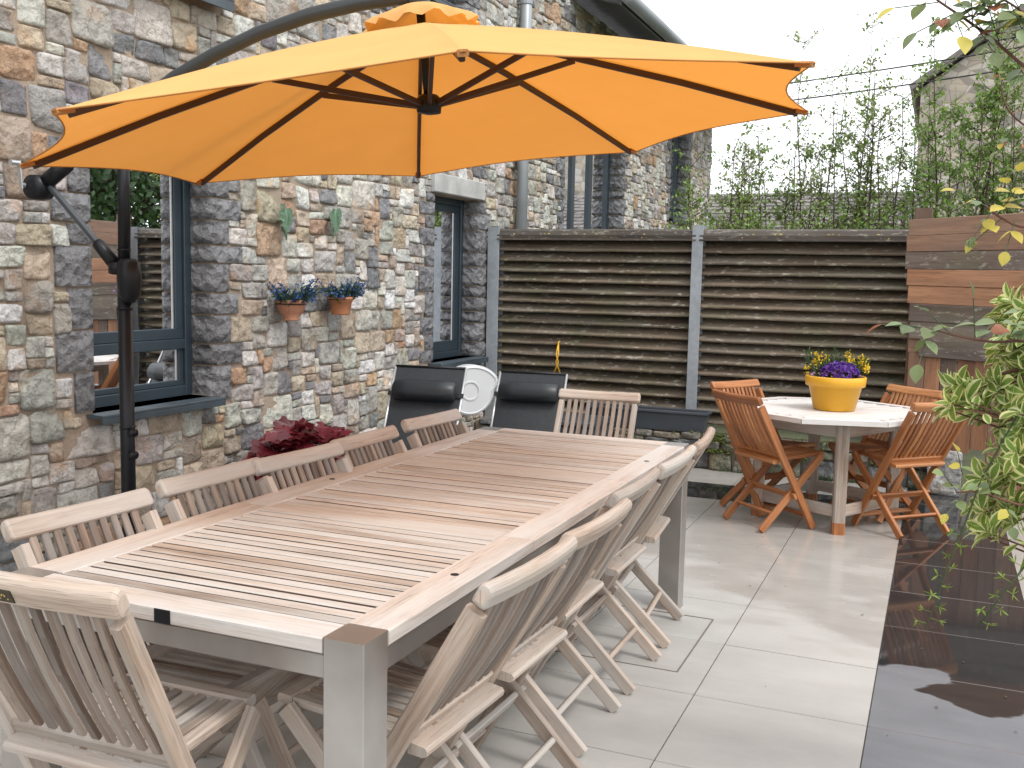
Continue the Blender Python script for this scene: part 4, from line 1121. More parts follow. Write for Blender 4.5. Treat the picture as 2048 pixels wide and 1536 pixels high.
# ================================================================== leaves
def leaf_tpl(prof, fold=.3, curl=.15, margin=None, lobes=None):
    """template leaf along +Y, unit length: prof = [(t, halfwidth)]"""
    v, f, mi = [], [], []
    def P(t, x): return (x, t, abs(x) * fold - curl * t * t)
    n = len(prof)
    mid = [len(v) + i for i in range(n)]; v += [P(t, 0) for t, _ in prof]
    for s in (-1, 1):
        if margin:
            inn = [len(v) + i for i in range(n)]; v += [P(t, s * w_ * margin) for t, w_ in prof]
        out = [len(v) + i for i in range(n)]; v += [P(t, s * w_) for t, w_ in prof]
        lay = [(mid, inn, 0), (inn, out, 1)] if margin else [(mid, out, 0)]
        for a, c, m_ in lay:
            for i in range(n - 1):
                q = (a[i], a[i + 1], c[i + 1], c[i]); f.append(q if s < 0 else q[::-1]); mi.append(m_)
    return v, f, mi
def add_leaf(mb, tpl, M4, moff=0):
    v, f, mi = tpl; o = len(mb.v)
    for p in v: mb.vert(M4 @ V(p))
    for q, m_ in zip(f, mi): mb.face([i + o for i in q], [(0, 0)] * len(q), m_ + moff)
def leaf_mesh(name, tpl, mats):
    b = MB(); add_leaf(b, tpl, Matrix.Identity(4)); o = b.build(name, mats, None, smooth=True); me = o.data; bpy.data.objects.remove(o); return me
def aim(d, roll=0.0, upv=(0, 0, 1)):
    """rotation taking +Y to d with +Z as near upv as can be"""
    y = V(d).normalized(); z = V(upv) - y * V(upv).dot(y)
    if z.length < 1e-3: z = V((1, 0, 0)) - y * y.x
    z.normalize(); x = y.cross(z)
    M3 = Matrix((x, y, z)).transposed()
    return M3 @ Matrix.Rotation(roll, 3, 'Y')
def m4(pos, M3, s): return Matrix.Translation(pos) @ M3.to_4x4() @ Matrix.Diagonal((s, s, s, 1))
def rdir():
    while True:
        d = V((random.uniform(-1, 1), random.uniform(-1, 1), random.uniform(-1, 1)))
        if .05 < d.length < 1: return d.normalized()
OBO = [(0, .02), (.15, .12), (.38, .24), (.60, .28), (.80, .21), (.93, .10), (1, .012)]
OVA = [(0, .02), (.10, .20), (.30, .36), (.52, .37), (.75, .24), (.90, .10), (1, .01)]
LAN = [(0, .02), (.2, .07), (.5, .10), (.8, .06), (1, .006)]
tpl_bush = leaf_tpl(OBO, .38, .12, .52); tpl_bush2 = leaf_tpl([(t, w * .82) for t, w in OBO], .22, .34, .66)
tpl_ova = leaf_tpl(OVA, .22, .15); tpl_lan = leaf_tpl(LAN, .3, .1); tpl_small = leaf_tpl([(0, .02), (.5, .30), (1, .02)], .25, .1)

def lobed():
    v, f = [(0, 0, 0)], []
    n = 21
    for i in range(n):
        a = -math.pi * .93 + 2 * math.pi * .93 * i / (n - 1); r = .5 * (1 + .16 * math.cos(5 * a) + .06 * math.sin(11 * a)); 
        v.append((r * math.sin(a), .35 + r * math.cos(a), .07 * math.sin(6 * a) - .16 * r * r))
    for i in range(n - 1): f.append((0, i + 2, i + 1))
    return v, f, [0] * len(f)
tpl_lobe = lobed()
# ---- burgundy heuchera at the foot of the wall
he = empty('heuchera_plant', (-3.27, 4.78, .004), 0, 'burgundy leaved heuchera mound in a dark pot at the wall foot', 'plant')
b = MB(); b.lathe([(.13, 0), (.17, .32), (.182, .32), (.182, .35), (.165, .35), (.16, .315)], 20, (0, 0, 0)); b.build('pot', plast_grey, he, smooth=True)
lm = leaf_mesh('heuchera_leaf', tpl_lobe, leaf_heu)
stems = MB()
for k in range(200):
    a = random.uniform(0, 2 * math.pi); e = random.uniform(.05, 1); r = math.sqrt(random.random())
    c = V((r * math.cos(a) * .25, r * math.sin(a) * .46, .36 + .25 * (1 - r * r) + random.uniform(-.05, .02)))
    d = V((math.cos(a) * (.5 + r), math.sin(a) * (.5 + r), random.uniform(-.45, .25)))
    M3 = aim(d, random.uniform(-.5, .5), V((random.uniform(.0, .5), random.uniform(-.5, .1), 1)))
    o = inst('leaf', lm, he, c, M3.to_quaternion(), random.uniform(.08, .135))
    if k % 4 == 0: stems.tube([(c.x * .3, c.y * .3, .32), (c.x * .8, c.y * .8, c.z - .08), c], .003, 5)
stems.build('stems', twig_red, he, smooth=True)

# ---- wall pots with blue flowers, and the green wall ornaments
def wall_pot(name, y, z0, mat, wd, flute, label):
    root = empty(name, (XW + .095, y, z0), 0, label, 'plant pot', None)
    b = MB(); R = wd / 2
    if flute: b.lathe([(R * .55, 0), (R * .62, .008), (R * .50, .016), (R * .78, .045), (R * .96, .085), (R * .98, .10), (R * 1.04, .104), (R * 1.04, .122), (R * .93, .122), (R * .9, .09)], 72, (0, 0, 0), None, 0, (24, .03, .02, .099))
    else: b.lathe([(R * .74, 0), (R * .80, .01), (R * .95, .085), (R * 1.06, .088), (R * 1.06, .116), (R * .95, .116), (R * .92, .085)], 32)
    b.build('pot', mat, root, smooth=True)
    b = MB(); b.tube([(-.088, 0, .11), (-R * .9, 0, .11)], .004, 6); b.tube([(R * 1.05 * math.cos(t), R * 1.05 * math.sin(t), .098) for t in [2 * math.pi * i / 24 for i in range(25)]], .003, 5); b.build('hanger', black_m, root)
    b = MB(); b.lathe([(R * .92, .1), (.0001, .104)], 20); b.build('soil', soil_m, root)
    fl = MB(); lv = MB()
    for k in range(64):
        a = random.uniform(0, 2 * math.pi); ln = random.uniform(.09, .19); up = random.uniform(.25, 1.3)
        d = V((math.cos(a) * .6 + .15, math.sin(a), up)).normalized(); p0 = V((math.cos(a) * R * .5, math.sin(a) * R * .5, .10)); p1 = p0 + d * ln * .6; p2 = p0 + d * ln + V((0, 0, -.02 * random.random()))
        if p2.x < -.07: continue
        lv.tube([p0, p1, p2], .0014, 4)
        for q in range(14):
            t = random.uniform(.35, 1.0); c = p0.lerp(p2, t); add_leaf(fl, tpl_small, m4(c, aim(rdir() + d * .7, 0, rdir()), random.uniform(.012, .024)))
        for q in range(5): add_leaf(lv, tpl_lan, m4(p0.lerp(p1, random.random()), aim(d + rdir() * .8, 0, rdir()), random.uniform(.03, .06)))
    for k in range(7):
        a = random.uniform(-1.6, 1.6); d = V((math.cos(a) * .6, math.sin(a), random.uniform(.1, 1.1))); add_leaf(lv, tpl_ova if k < 3 else tpl_lan, m4(V((0, 0, .10)), aim(d, 0, (1, 0, .4)), random.uniform(.09, .14)))
    tag(fl.build('flowers', petal_blue, root, smooth=True), kind='stuff'); tag(lv.build('foliage', leaf_dark, root, smooth=True), kind='stuff')
wall_pot('wall_pot', 5.035, 1.19, terra_m, .172, True, 'fluted terracotta pot of blue flowers hung on the stone wall')
wall_pot('wall_pot', 5.575, 1.21, terra2_m, .150, False, 'smooth orange terracotta pot of blue flowers hung on the stone wall')
for (y, z, lab, fl_) in ((5.05, 1.77, 'green leaf shaped ornament on the stone wall above the fluted pot', 1), (5.585, 1.80, 'green leaf shaped ornament on the stone wall above the smooth orange pot', -1)):
    root = empty('wall_ornament', (XW + .03, y, z), 0, lab, 'ornament')
    b = MB(); b.tube([(.012, .0, .085), (.016, .006 * fl_, .03), (.014, -.004 * fl_, -.03), (.012, .012 * fl_, -.085), (.01, .02 * fl_, -.105)], [.006, .012, .014, .007, .002], 8); b.build('stem', verdigris_m, root, smooth=True)
    b = MB()
    for k in range(26):
        t = k / 25; zz = .08 - .13 * t; s = 1 if k % 2 else -1; wd = math.sin(math.pi * min(1, .25 + t * .85)) 
        add_leaf(b, tpl_small, m4(V((.018, 0, zz)), aim(V((.25, s * (.9 + wd), random.uniform(-.7, .6))), 0, (1, 0, 0)), .034 + .040 * wd))
    b.build('leaves', verdigris_m, root, smooth=True)

# ---- flower box behind the window
fb = empty('window_flower_box', (XW - .255, 3.93, 1.165), 0, 'white box of purple and silver flowers behind the window glass', 'flower box')
b = MB(); b.box((0, 0, .045), (.10, .30, .085), .004); b.build('box', white_box, fb)
b = MB(); b.box((0, 0, .092), (.11, .31, .012), .003); b.build('rim', black_m, fb)
for k in range(5):
    b = MB(); add_leaf(b, tpl_small, m4(V((.0512, -.12 + .06 * k, .004)), aim((0, 0, 1), 0, (1, 0, 0)), .03)); b.build('motif', black_m, fb)
g_ = MB(); f1 = MB(); f2 = MB()
for k in range(70):
    p0 = V((random.uniform(-.03, .03), random.uniform(-.13, .13), .10)); tip = p0 + V((random.uniform(-.03, .04), random.uniform(-.04, .04), random.uniform(.10, .26)))
    g_.tube([p0, tip], .0015, 4)
    for q in range(6): add_leaf(g_, tpl_lan, m4(p0.lerp(tip, random.random() * .8), aim(rdir() + V((.2, 0, .5)), 0, rdir()), random.uniform(.03, .05)))
    for q in range(7): add_leaf(f2 if k % 3 == 0 else f1, tpl_small, m4(tip + rdir() * .014, aim(rdir(), 0, rdir()), random.uniform(.012, .022)))
for mb_, nm_, mt_ in ((g_, 'foliage', leaf_dark), (f1, 'purple_flowers', petal_lilac), (f2, 'silver_flowers', leaf_silver)): tag(mb_.build(nm_, mt_, fb, smooth=True), kind='stuff')
b = MB(); b.box((XW - .27, 4.03, 1.15), (.16, .86, .022), .003); b.build('window_shelf', white_box, house, True)

# ---- yellow pot on the octagonal table
yp = empty('yellow_flower_pot', (-.572, 6.50, OZ + .001), 0, 'yellow pot of purple and yellow flowers on the octagonal table', 'plant pot')
b = MB(); b.lathe([(.118, 0), (.124, .004), (.158, .145), (.172, .147), (.178, .15), (.182, .205), (.176, .210), (.170, .206), (.164, .16), (.150, .14)], 48); b.build('pot', yellow_pot, yp, smooth=True)
b = MB(); b.lathe([(.162, .165), (.0001, .18)], 24); b.build('soil', soil_m, yp)
pu = MB(); ye = MB(); gr = MB(); li = MB()
for k in range(520):
    a = random.uniform(0, 2 * math.pi); r = math.sqrt(random.random()); c = V((.03 + r * math.cos(a) * .118, -.065 + r * math.sin(a) * .092, .195 + .098 * math.sqrt(max(0, 1 - r * r)) + random.uniform(-.01, .006)))
    n_ = V((math.cos(a) * r, math.sin(a) * r, .7)).normalized()
    for q in range(4): add_leaf(pu, tpl_small, m4(c, aim(n_ * .5 + rdir(), 0, n_), random.uniform(.012, .019)))
for k in range(60):
    a = random.uniform(0, 2 * math.pi); r = math.sqrt(random.random()) * .13; p0 = V((r * math.cos(a), abs(r * math.sin(a)) * .9 - .02, .18)); tip = p0 + V((p0.x * .7 + random.gauss(0, .02), random.gauss(0, .02), random.uniform(.08, .185)))
    gr.tube([p0, tip], .0018, 4)
    for q in range(12): add_leaf(gr, tpl_lan, m4(p0.lerp(tip, random.random()), aim(rdir() + V((0, 0, .5)), 0, rdir()), random.uniform(.025, .045)))
    if k % 5 < 1 or (k % 5 == 1 and p0.x > .03):
        for q in range(26): add_leaf(ye, tpl_small, m4(tip + V((0, 0, -.055 * random.random())) + rdir() * .013, aim(rdir() + V((0, 0, .6)), 0, rdir()), random.uniform(.012, .020)))
for k in range(40): add_leaf(li, tpl_small, m4(V((-.135, -.06, .20)) + V((random.gauss(0, .014), random.gauss(0, .02), random.gauss(0, .012))), aim(rdir(), 0, rdir()), .018))
for mb_, nm_, mt_ in ((pu, 'purple_flowers', petal_purple), (ye, 'yellow_flowers', petal_yellow), (gr, 'foliage', leaf_dark), (li, 'lilac_flowers', petal_lilac)): tag(mb_.build(nm_, mt_, yp, smooth=True), kind='stuff')

# ================================================================== variegated bush on the right
bu = empty('variegated_bush', (.62, 2.75, .004), 0, 'bush with cream edged green leaves overhanging the dark wet tiles', 'bush')
bl = V((.62, 2.75, .004))
mesh_a, mesh_b = leaf_mesh('bush_leaf', tpl_bush, [leaf_bush, leaf_cream]), leaf_mesh('bush_leaf', tpl_bush2, [leaf_bush, leaf_cream])
trunk = [V((.62, 2.75, .0)), V((.56, 2.76, .35)), V((.50, 2.78, .7)), V((.44, 2.8, 1.0)), V((.42, 2.82, 1.3)), V((.44, 2.86, 1.55))]
tw = MB(); tw.tube(trunk, [.022, .019, .016, .013, .010, .006], 8)
tw.tube([trunk[1], V((.72, 2.9, .7)), V((.75, 3.0, 1.2)), V((.7, 3.05, 1.6))], [.015, .012, .009, .005], 7)
ros = []
def zone(n, u0, u1, v0, v1, y0, y1):
    for _ in range(n):
        y = random.uniform(y0, y1); ros.append(ony(random.uniform(u0, u1), random.uniform(v0, v1), y))
zone(24, 1985, 2075, 605, 770, 2.62, 2.95); zone(13, 1895, 2000, 765, 845, 2.66, 2.86); zone(22, 1980, 2075, 770, 900, 2.6, 2.95)
zone(24, 1965, 2075, 880, 1030, 2.6, 2.95); zone(8, 1945, 2060, 1000, 1075, 2.66, 2.9); zone(34, 2070, 2330, 540, 1150, 2.5, 3.1); zone(20, 2080, 2300, 560, 1100, 2.9, 3.4)
leaves = []
for c in ros:
    tn = min(trunk[1:], key=lambda q: (q - c).length + .6 * max(0, q.z - c.z))
    md = tn.lerp(c, .55) + V((random.uniform(-.03, .03), random.uniform(-.03, .03), random.uniform(.0, .05)))
    tw.tube([tn, md, c], [.005, .0035, .002], 5)
    out = (c - md).normalized() + V((-.15, -.2, .35)); out.normalize()
    nl = random.randint(6, 9); ph = random.random() * 6
    e1 = out.cross(V((0, 0, 1))).normalized(); e2 = out.cross(e1)
    for k in range(nl):
        a = ph + k * 2.4; t = k / nl
        d = (e1 * math.cos(a) + e2 * math.sin(a)) * (.95 - .55 * t) + out * (.25 + .75 * t)
        s = random.uniform(.048, .072) * (1 - .30 * t)
        leaves.append((c + out * (.012 * t) - out * .012 * (k % 3), aim(d, random.uniform(-.5, .5), out), s))
    for k in range(random.randint(2, 4)):
        q = md.lerp(c, random.uniform(.2, .9)); leaves.append((q, aim(rdir() + V((-.2, -.2, .2)), random.uniform(-.5, .5)), random.uniform(.035, .052)))
def vis(l):
    q = proj(l[0]); return 0 if (q is None or q[0] > 2060 or q[0] < 1700) else l[2] / q[2]
leaves.sort(key=lambda l: -vis(l))
fo = MB()
for k, (c, M3, s) in enumerate(leaves):
    if k < 295 and vis((c, M3, s)) > 0: inst('leaf', mesh_a if k % 2 else mesh_b, bu, c - bl, M3.to_quaternion(), s)
    else: add_leaf(fo, tpl_bush if k % 2 else tpl_bush2, m4(c, M3, s))
tag(fo.build('foliage', [leaf_bush, leaf_cream], bu, True, True), kind='stuff'); tw.build('branches', twig_red, bu, True, True)

# ---- climbing rose canes
rb_ = V((.95, 2.75, .004)); ro = empty('climbing_rose', rb_, 0, 'climbing rose with arching thin canes and green, yellow and reddish leaves', 'rose bush')
mg, mr, my = leaf_mesh('rose_leaf', tpl_ova, leaf_rose), leaf_mesh('rose_leaf', tpl_ova, leaf_rosered), leaf_mesh('rose_leaf', tpl_ova, leaf_yellow)
def cane(pts, r=.004, mat=twig_red):
    b = MB(); P = [V(p_) for p_ in pts]; Q = []
    for i in range(len(P) - 1):                  # smooth
        p0, p1, p2, p3 = P[max(0, i - 1)], P[i], P[i + 1], P[min(len(P) - 1, i + 2)]
        for s in range(4):
            t = s / 4; Q.append(.5 * ((2 * p1) + (p2 - p0) * t + (2 * p0 - 5 * p1 + 4 * p2 - p3) * t * t + (3 * p1 - p0 - 3 * p2 + p3) * t ** 3))
    Q.append(P[-1]); b.tube(Q, [r * (1 - .6 * i / len(Q)) for i in range(len(Q))], 6); return b.build('cane', mat, ro, True, True)
def compound(c, d, s, kinds, n=5, droop=-.25):
    d = V(d).normalized()
    sd_ = d.cross(V((0, 0, 1))); sd_ = sd_.normalized() if sd_.length > .01 else V((1, 0, 0)); b = MB(); L = s * 2.3
    b.tube([c, c + d * L * .5, c + d * L], .0012, 4); b.build('leaf_stalk', twig_green, ro, True)
    for k in range(n):
        if k == n - 1: p_, dd = c + d * L, d
        else: p_ = c + d * L * (.35 + .5 * (k // 2) / max(1, (n - 1) // 2)); dd = sd_ * (1 if k % 2 else -1) + d * .45
        dd = dd + V((0, 0, droop + random.uniform(-.3, .2)))
        inst('leaf', random.choice(kinds), ro, p_ - rb_, aim(dd, random.uniform(-.4, .4), V((0, -.4, 1))).to_quaternion(), s * random.uniform(.85, 1.15))
Y1 = 2.55
cane([rb_, V((.85, 2.7, .7)), V((.62, 2.62, 1.15)), ony(2120, 700, Y1), ony(1985, 684, Y1), ony(1925, 674, Y1), ony(1890, 665, Y1), ony(1850, 655, Y1)], .005)
for u, v, dx in ((1890, 664, (-.9, -.2, .15)), (1852, 656, (-1, -.1, .05)), (1905, 672, (-.5, -.5, .5)), (1950, 676, (-.1, -.3, .9)), (1962, 678, (.4, -.6, .6)), (1860, 656, (-.2, -.5, -.9)), (2010, 690, (.3, -.5, .8)), (2060, 695, (0, -.6, .8))):
    compound(ony(u, v, Y1), dx, .042, [mg, mg, mg, mg, mg, mg, mr], 3 if u < 1980 else 5)
cane([rb_ + V((.04, 0, 0)), V((1.0, 2.75, 1.0)), V((.7, 2.65, 1.5)), ony(2190, 440, 2.5), ony(2060, 455, 2.5), ony(2005, 437, 2.5), ony(1972, 412, 2.5)], .006)
cane([ony(2120, 446, 2.5), ony(2050, 420, 2.5), ony(2010, 405, 2.5)], .004)
for u, v, dx in ((1972, 412, (-.6, -.3, .3)), (1985, 420, (-.4, -.4, -.7)), (2003, 437, (-.6, -.4, -.6)), (2030, 440, (-.2, -.4, -.9)), (2012, 405, (.2, -.5, .7)), (2040, 418, (-.3, -.5, .5)), (2080, 430, (.2, -.4, .8)), (1995, 430, (.3, -.6, .5))):
    compound(ony(u, v, 2.5), dx, .034, [my, my, my, mg], 3)
cane([rb_ + V((.07, .03, 0)), V((1.1, 2.7, 1.3)), V((.85, 2.6, 1.9)), ony(2200, 250, 2.4), ony(2048, 132, 2.4), ony(1985, 78, 2.4), ony(1930, 38, 2.4), ony(1880, 4, 2.4), ony(1850, -20, 2.4)], .005)
cane([ony(2160, 215, 2.4), ony(2100, 80, 2.4), ony(2040, 20, 2.4), ony(1980, -15, 2.4)], .004)
for u, v, dx in ((1880, 4, (-.9, -.2, -.1)), (1905, 20, (.2, -.5, -.6)), (1925, 32, (.5, -.6, .2)), (1945, 45, (-.1, -.3, .9)), (1965, 62, (.6, -.5, .3)), (1990, 82, (.7, -.4, .0)), (2010, 98, (.5, -.5, .6)), (2030, 118, (.3, -.6, -.7)), (2000, -5, (-.6, -.4, -.3)), (2040, 20, (-.3, -.4, .4)), (2060, 45, (.4, -.5, .4)), (2080, 70, (-.4, -.5, .2)), (1955, 55, (.3, -.5, -.6)), (1975, 70, (-.5, -.4, .5)), (2000, 90, (-.3, -.5, .7)), (2022, 108, (.6, -.4, .3)), (1938, 40, (.7, -.3, .3)), (2020, 5, (.2, -.5, -.6)), (2050, 30, (.5, -.4, .5)), (1890, 12, (.1, -.4, .8)), (1912, 25, (-.7, -.3, -.4))):
    compound(ony(u, v, 2.4), dx, .040, [mg, mg, mg, mg, mg, mr, my], 3 if u < 1920 else 5)
for u, v in ((2010, 175), (2036, 190), (2040, 240), (2022, 262), (2044, 300)): compound(ony(u, v, 2.9), rdir() + V((-.3, -.4, .2)), .026, [mg, mr, my, mg], 5)
cane([V((1.1, 2.85, 1.2)), ony(2190, 330, 2.9), ony(2080, 270, 2.9), ony(2020, 225, 2.9), ony(2000, 170, 2.9)], .004)
cane([V((.80, 2.72, .5)), ony(2150, 1040, 2.6), ony(2040, 1010, 2.6), ony(1960, 985, 2.6), ony(1912, 985, 2.6)], .004)
for u, v, dx in ((1915, 985, (-.5, -.5, .7)), (1930, 988, (-.5, -.5, -.6)), (1950, 985, (.2, -.6, .7)), (1985, 995, (-.2, -.6, .7)), (2010, 1002, (.2, -.5, -.6)), (1925, 950, (-.2, -.4, .8))): compound(ony(u, v, 2.6), dx, .030, [mg, mg, my, mg], 3)

# ---- winter jasmine shoots trailing over the tiles
jb = V((.68, 2.62, .004)); ja = empty('winter_jasmine', jb, 0, 'thin trailing green shoots with small whorled leaves above the wet tiles', 'shrub')
for pts in ([(2180, 700, 2.7), (2040, 820, 2.68), (1962, 960, 2.66), (1925, 1060, 2.66), (1893, 1140, 2.66), (1868, 1215, 2.66), (1850, 1258, 2.66)], [(2250, 860, 2.6), (2110, 1030, 2.6), (2048, 1135, 2.6), (2000, 1195, 2.6), (1952, 1258, 2.6)]):
    P = [ony(*q) for q in pts]; b = MB(); b.tube([V((.68, 2.62, .004)), V((.72, 2.62, .6)), V((.66, 2.64, 1.2))] + P, [.005, .005, .004] + [.0032 - .0022 * i / len(P) for i in range(len(P))], 6); b.build('shoot', twig_green, ja, True, True)
    lf = MB()
    L = sum((P[i + 1] - P[i]).length for i in range(len(P) - 1)); n_ = int(L / .034)
    for k in range(n_):
        t = k / n_ * (len(P) - 1); i = int(t); c = P[i].lerp(P[i + 1], t - i); ax_ = (P[i + 1] - P[i]).normalized(); s = 1 if k % 2 else -1
        sd_ = ax_.cross(FW).normalized() * s; c2 = c + sd_ * random.uniform(.010, .026); lf.tube([c, c2], .0008, 4)
        for q in range(6): add_leaf(lf, tpl_lan, m4(c2, aim(sd_ * .6 + rdir(), 0, rdir()), random.uniform(.014, .024)))
    lf.build('leaves', leaf_jas, ja, True, True)

# ================================================================== trees and houses beyond the fence
def sapling(name, x, y, h, stems, nleaf, mat, label, spread=.35, lsz=(.028, .05), low=.5, group='young trees behind the fence'):
    root = empty(name, (x, y, -.05), 0, label, 'tree', group); tk = MB(); cr = MB(); nodes = []
    for s in range(stems):
        a = random.uniform(0, 6.28); hs = h * random.uniform(.72, 1.0); top_ = V((math.cos(a) * spread * random.uniform(.3, 1), math.sin(a) * spread * random.uniform(.3, 1), hs)); b0 = V((math.cos(a) * .06, math.sin(a) * .06, 0))
        P = [b0 + (top_ - b0) * t + V((random.gauss(0, .03), random.gauss(0, .03), 0)) * (t > 0) for t in (0, .2, .4, .6, .8, 1)]
        tk.tube(P, [.017, .014, .011, .008, .005, .002], 5)
        for k in range(int(10 + 5 * h)):
            t = random.uniform(.22, .97); i = min(4, int(t * 5)); c = P[i].lerp(P[i + 1], t * 5 - i); aa = random.uniform(0, 6.28); ln = random.uniform(.18, .50) * (1.15 - t * .7)
            e = c + V((math.cos(aa) * ln, math.sin(aa) * ln, ln * random.uniform(.4, 1.1))); md = c.lerp(e, .5) + V((0, 0, -.02)); tk.tube([c, md, e], [.0045, .003, .0015], 4); nodes.append((c, md, e))
            for q in range(2):
                e2 = md + V((random.gauss(0, .12), random.gauss(0, .12), random.uniform(.02, .16))); tk.tube([md, e2], .0015, 3, 0, False); nodes.append((md, md.lerp(e2, .5), e2))
    for k in range(nleaf):
        c, md, e = random.choice(nodes)
        if e.z / h > low and random.random() < .25: continue
        p_ = (md.lerp(e, random.random()) if random.random() < .75 else c.lerp(md, random.random())) + rdir() * .022
        add_leaf(cr, tpl_small, m4(p_, aim(rdir() + V((0, 0, -.2)), 0, V((0, -.3, 1)) + rdir() * .8), random.uniform(*lsz)))
    tk.build('trunk', bark_m, root, smooth=True); cr.build('crown', mat, root, smooth=True)
ST = [(-2.45, 11.2, 3.1, ''), (-2.05, 11.0, 3.4, ''), (-1.65, 11.4, 3.6, ''), (-1.30, 11.1, 4.1, ''), (-.95, 11.3, 4.3, ''), (-.60, 11.0, 3.9, ''), (-.25, 11.3, 4.0, '')]
for k, (x, y, h, _) in enumerate(ST):
    sapling('young_tree', x, y, h, 6, 3300, leaf_tree if k % 2 else leaf_treed, 'slender young tree with sparse leaves behind the louvre fence, %s from the house corner' % (ordn + ['sixth', 'seventh'])[k], .38, (.03, .052), .6)
sapling('young_tree', .10, 10.3, 4.15, 8, 6500, leaf_treed, 'denser bright green young tree rising just behind the plank fence corner post', .42, (.03, .055), .8)
sapling('young_tree', .62, 10.7, 4.5, 8, 7500, leaf_tree, 'loose young tree behind the middle of the brown plank fence', .45)
sapling('young_tree', 1.15, 10.4, 4.3, 7, 7000, leaf_tree, 'loose young tree behind the outer end of the brown plank fence', .45)
sapling('tall_tree', .75, 13.6, 5.4, 5, 1300, leaf_tree, 'tall thin tree with nearly bare twigs in front of the neighbouring gable', .9, (.03, .055), .9, 'trees near the neighbouring house')
for (x, y, h, r_, lab) in ((3.3, 11.2, 4.6, 1.5, 'broad dark leafy tree beyond the outer end of the plank fence'), (5.6, 13.0, 5.4, 1.9, 'larger dark leafy tree standing farthest beyond the plank fence')):
    root = empty('leafy_tree', (x, y, -.05), 0, lab, 'tree', 'leafy trees beyond the plank fence'); tk = MB(); cr = MB()
    tk.tube([(0, 0, 0), (.05, 0, h * .4), (0, .05, h * .8)], [.12, .09, .03], 8)
    for k in range(14):
        a = random.uniform(0, 6.28); tk.tube([(0, 0, h * random.uniform(.25, .6)), (math.cos(a) * r_ * .5, math.sin(a) * r_ * .5, h * .6), (math.cos(a) * r_ * .9, math.sin(a) * r_ * .9, h * .75)], [.03, .02, .006], 5)
    for k in range(9000):
        d = rdir(); rr = random.random() ** .35 * (1 + .25 * noise.noise(d * 2.2)); cr_p = V((d.x * r_ * rr, d.y * r_ * rr, h * .56 + d.z * h * .46 * rr)); add_leaf(cr, tpl_small, m4(cr_p, aim(rdir(), 0, d + rdir() * .7), random.uniform(.08, .14)))
    tk.build('trunk', bark_m, root, smooth=True); cr.build('crown', leaf_dark, root, smooth=True)
# low growth under the row
un = MB()
for k in range(3400):
    c = V((random.uniform(-2.7, .2), random.uniform(10.2, 10.9), 1.75 + abs(random.gauss(0, .22)))); c.z += .12 * noise.noise(V((c.x * 3, c.y * 3, 0)))
    add_leaf(un, tpl_small, m4(c, aim(rdir(), 0, V((0, -.4, 1)) + rdir() * .6), random.uniform(.03, .055)))
for k in range(60):
    x = random.uniform(-2.7, .2); un.tube([(x, 10.55, 0), (x + random.gauss(0, .1), 10.5, 1.2), (x + random.gauss(0, .15), 10.5, 2.1)], .005, 4, 1)
tag(un.build('hedge', [leaf_treed, bark_m], None, smooth=True), 'bright green undergrowth just above the top of the louvre fence', 'hedge', kind='stuff')
def mk_far_stone():
    k = NT('far_rubble'); p_ = k.vmath('MULTIPLY', k.objc, (4.2, 4.2, 7.0))
    vo = k.n('TexVoronoi', {'Vector': p_, 'Scale': 1.0}, feature='F1'); ed = k.n('TexVoronoi', {'Vector': p_, 'Scale': 1.0}, feature='DISTANCE_TO_EDGE').outputs['Distance']
    c = k.ramp(k.n('SeparateColor', {'Color': vo.outputs['Color']}).outputs[0], (.0, (.22, .20, .18)), (.4, (.36, .32, .27)), (.75, (.44, .38, .30)), (1.0, (.50, .47, .43)))
    c = k.mix(k.ramp(ed, (.0, 1.0), (.07, 0.0)), c, (.30, .26, .21)); k.set(Base_Color=c, Roughness=.9); k.bump(ed, .4, .02); return k.m
far_m = mk_far_stone()
nb_ = empty('neighbouring_house', (3.0, 24, -.05), 0, 'rubble stone gable of a neighbouring house behind the young trees', 'house')
b = MB(); gp = [(-.62, 0), (6.8, 0), (6.8, 5.35), (3.1, 8.05), (-.62, 5.35)]
A = [b.vert((x, 22, z)) for x, z in gp]; B = [b.vert((x, 31, z)) for x, z in gp]; b.face(A); b.face(B[::-1])
for i in range(5): b.face((A[i], B[i], B[(i + 1) % 5], A[(i + 1) % 5]))
b.build('wall', far_m, nb_, True)
for s, (x0, z0) in ((-1, (-.80, 5.28)), (1, (6.98, 5.28))):
    b = MB(); b.beam((x0, 26.4, z0 + .08), (3.1, 26.4, 8.16), 9.2, .12, (0, 0, 1), .01); b.build('roof', slate_m, nb_, True)
b = MB(); b.box((2.0, 21.98, 3.4), (.9, .06, 1.3), .01); wn_o = b.build('window', frame_m, nb_, True); b = MB(); b.box((2.0, 21.94, 3.4), (.76, .02, 1.16), .004); b.build('pane', glass_m, wn_o, True)
ob = empty('slate_outbuilding', (-4.5, 19.5, -.05), 0, 'low outbuilding with a grey slate roof behind the young trees', 'outbuilding')
b = MB(); b.box((-5.0, 19.6, .95), (9.0, 3.6, 2.0), .01); b.build('wall', far_m, ob, True)
b = MB(); ya, za, yb, zb2 = 17.6, 1.95, 20.6, 3.22; b.face([b.vert(c) for c in ((-9.6, ya, za), (-.35, ya, za), (-.35, yb, zb2), (-9.6, yb, zb2))]); b.face([b.vert(c) for c in ((-9.6, yb, zb2), (-.35, yb, zb2), (-.35, 23, za), (-9.6, 23, za))]); rf = b.build('roof', slate_m, ob, True)
b = MB(); nrw = 16
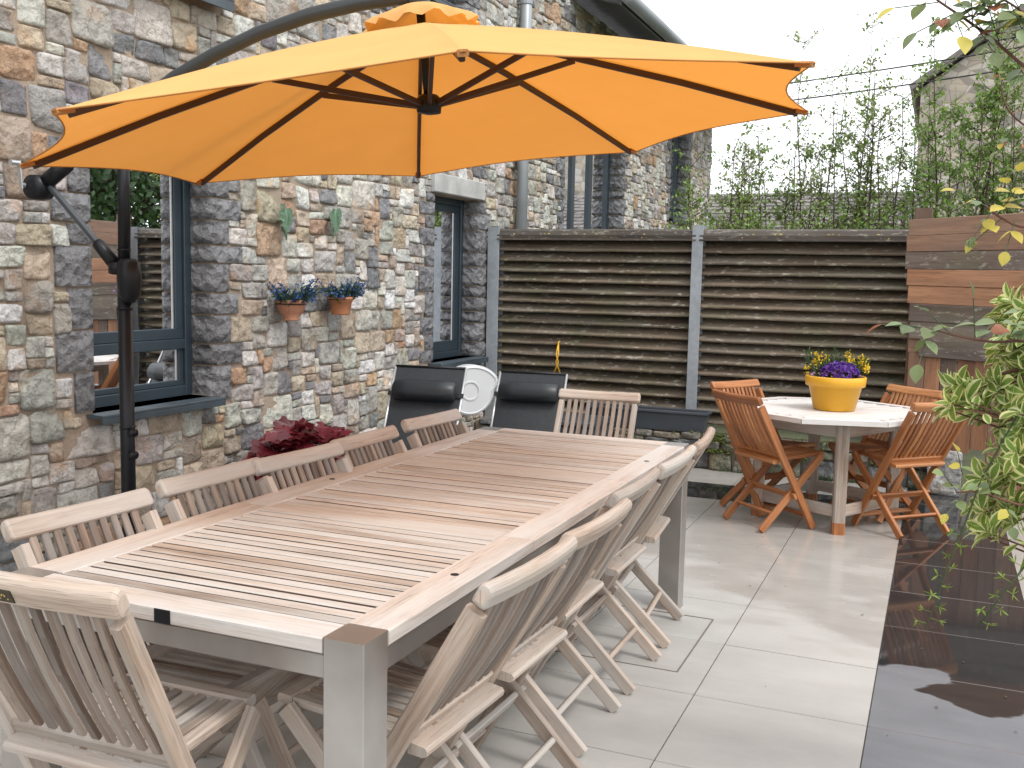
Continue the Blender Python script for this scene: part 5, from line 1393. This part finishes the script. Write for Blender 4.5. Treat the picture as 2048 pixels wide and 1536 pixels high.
for r in range(nrw):
    for c_ in range(52):
        x = -9.6 + c_ * .178 + (.089 if r % 2 else 0); t0, t1 = r / nrw, (r + 1.25) / nrw; j = random.uniform(-.012, .012)
        p0, p1 = V((x, ya + (yb - ya) * t0, za + (zb2 - za) * t0 + .035 + j)), V((x, ya + (yb - ya) * min(1, t1), za + (zb2 - za) * min(1, t1) + .008))
        w_ = V((.168, 0, random.uniform(-.006, .006))); q = [b.vert(v_) for v_ in (p0, p0 + w_, p1 + w_, p1, p0 - V((0, 0, .03)), p0 + w_ - V((0, 0, .03)))]
        b.face(q[:4]); b.face((q[4], q[5], q[1], q[0]))
tag(b.build('slates', slate_m, rf, True), kind='stuff')
for (z0, z1, lab) in ((4.02, 4.86, 'upper black overhead wire crossing the pale sky'), (3.80, 4.60, 'lower black overhead wire crossing the pale sky')):
    b = MB(); b.tube([V((-3.7, 14.3, z0)).lerp(V((4.2, 13.9, z1)), t) + V((0, 0, -.10 * math.sin(math.pi * t))) for t in [i / 12 for i in range(13)]], .010, 6); tag(b.build('overhead_wire', wire_m, None, smooth=True), lab, 'wire')
# inspection cover set in the tiles
ic = empty('inspection_cover', (-1.12, 3.97, .0042), 0, 'tiled inspection cover outlined by thin dark joints beside the long table', 'cover')
for (c, s_) in (((-.834, 3.97, .0052), (.007, .66, .0022)), ((-1.41, 3.97, .0052), (.007, .66, .0022)), ((-1.122, 3.6425, .0051), (.568, .007, .0020)), ((-1.122, 4.2985, .0051), (.568, .007, .0020))):
    b = MB(); b.box(c, s_, .0005); b.build('joint', grout_m, ic, True)
dbs = MB()
for k in range(40):
    x, y = random.choice(((random.uniform(-.9, .4), random.uniform(3.0, 6.6)), (random.uniform(-1.0, 0), random.uniform(5.2, 7.6)), (random.uniform(-.1, .42), random.uniform(3.0, 6.0))))
    add_leaf(dbs, tpl_small, m4(V((x, y, .0075)), aim(V((random.uniform(-1, 1), random.uniform(-1, 1), .08)), random.uniform(-.1, .1)), random.uniform(.008, .018)))
tag(dbs.build('fallen_leaves', leafm('dead_leaf', (.06, .045, .03), .1)), 'scattered tiny fallen leaves and petals on the wet tiles', 'leaves', kind='stuff')
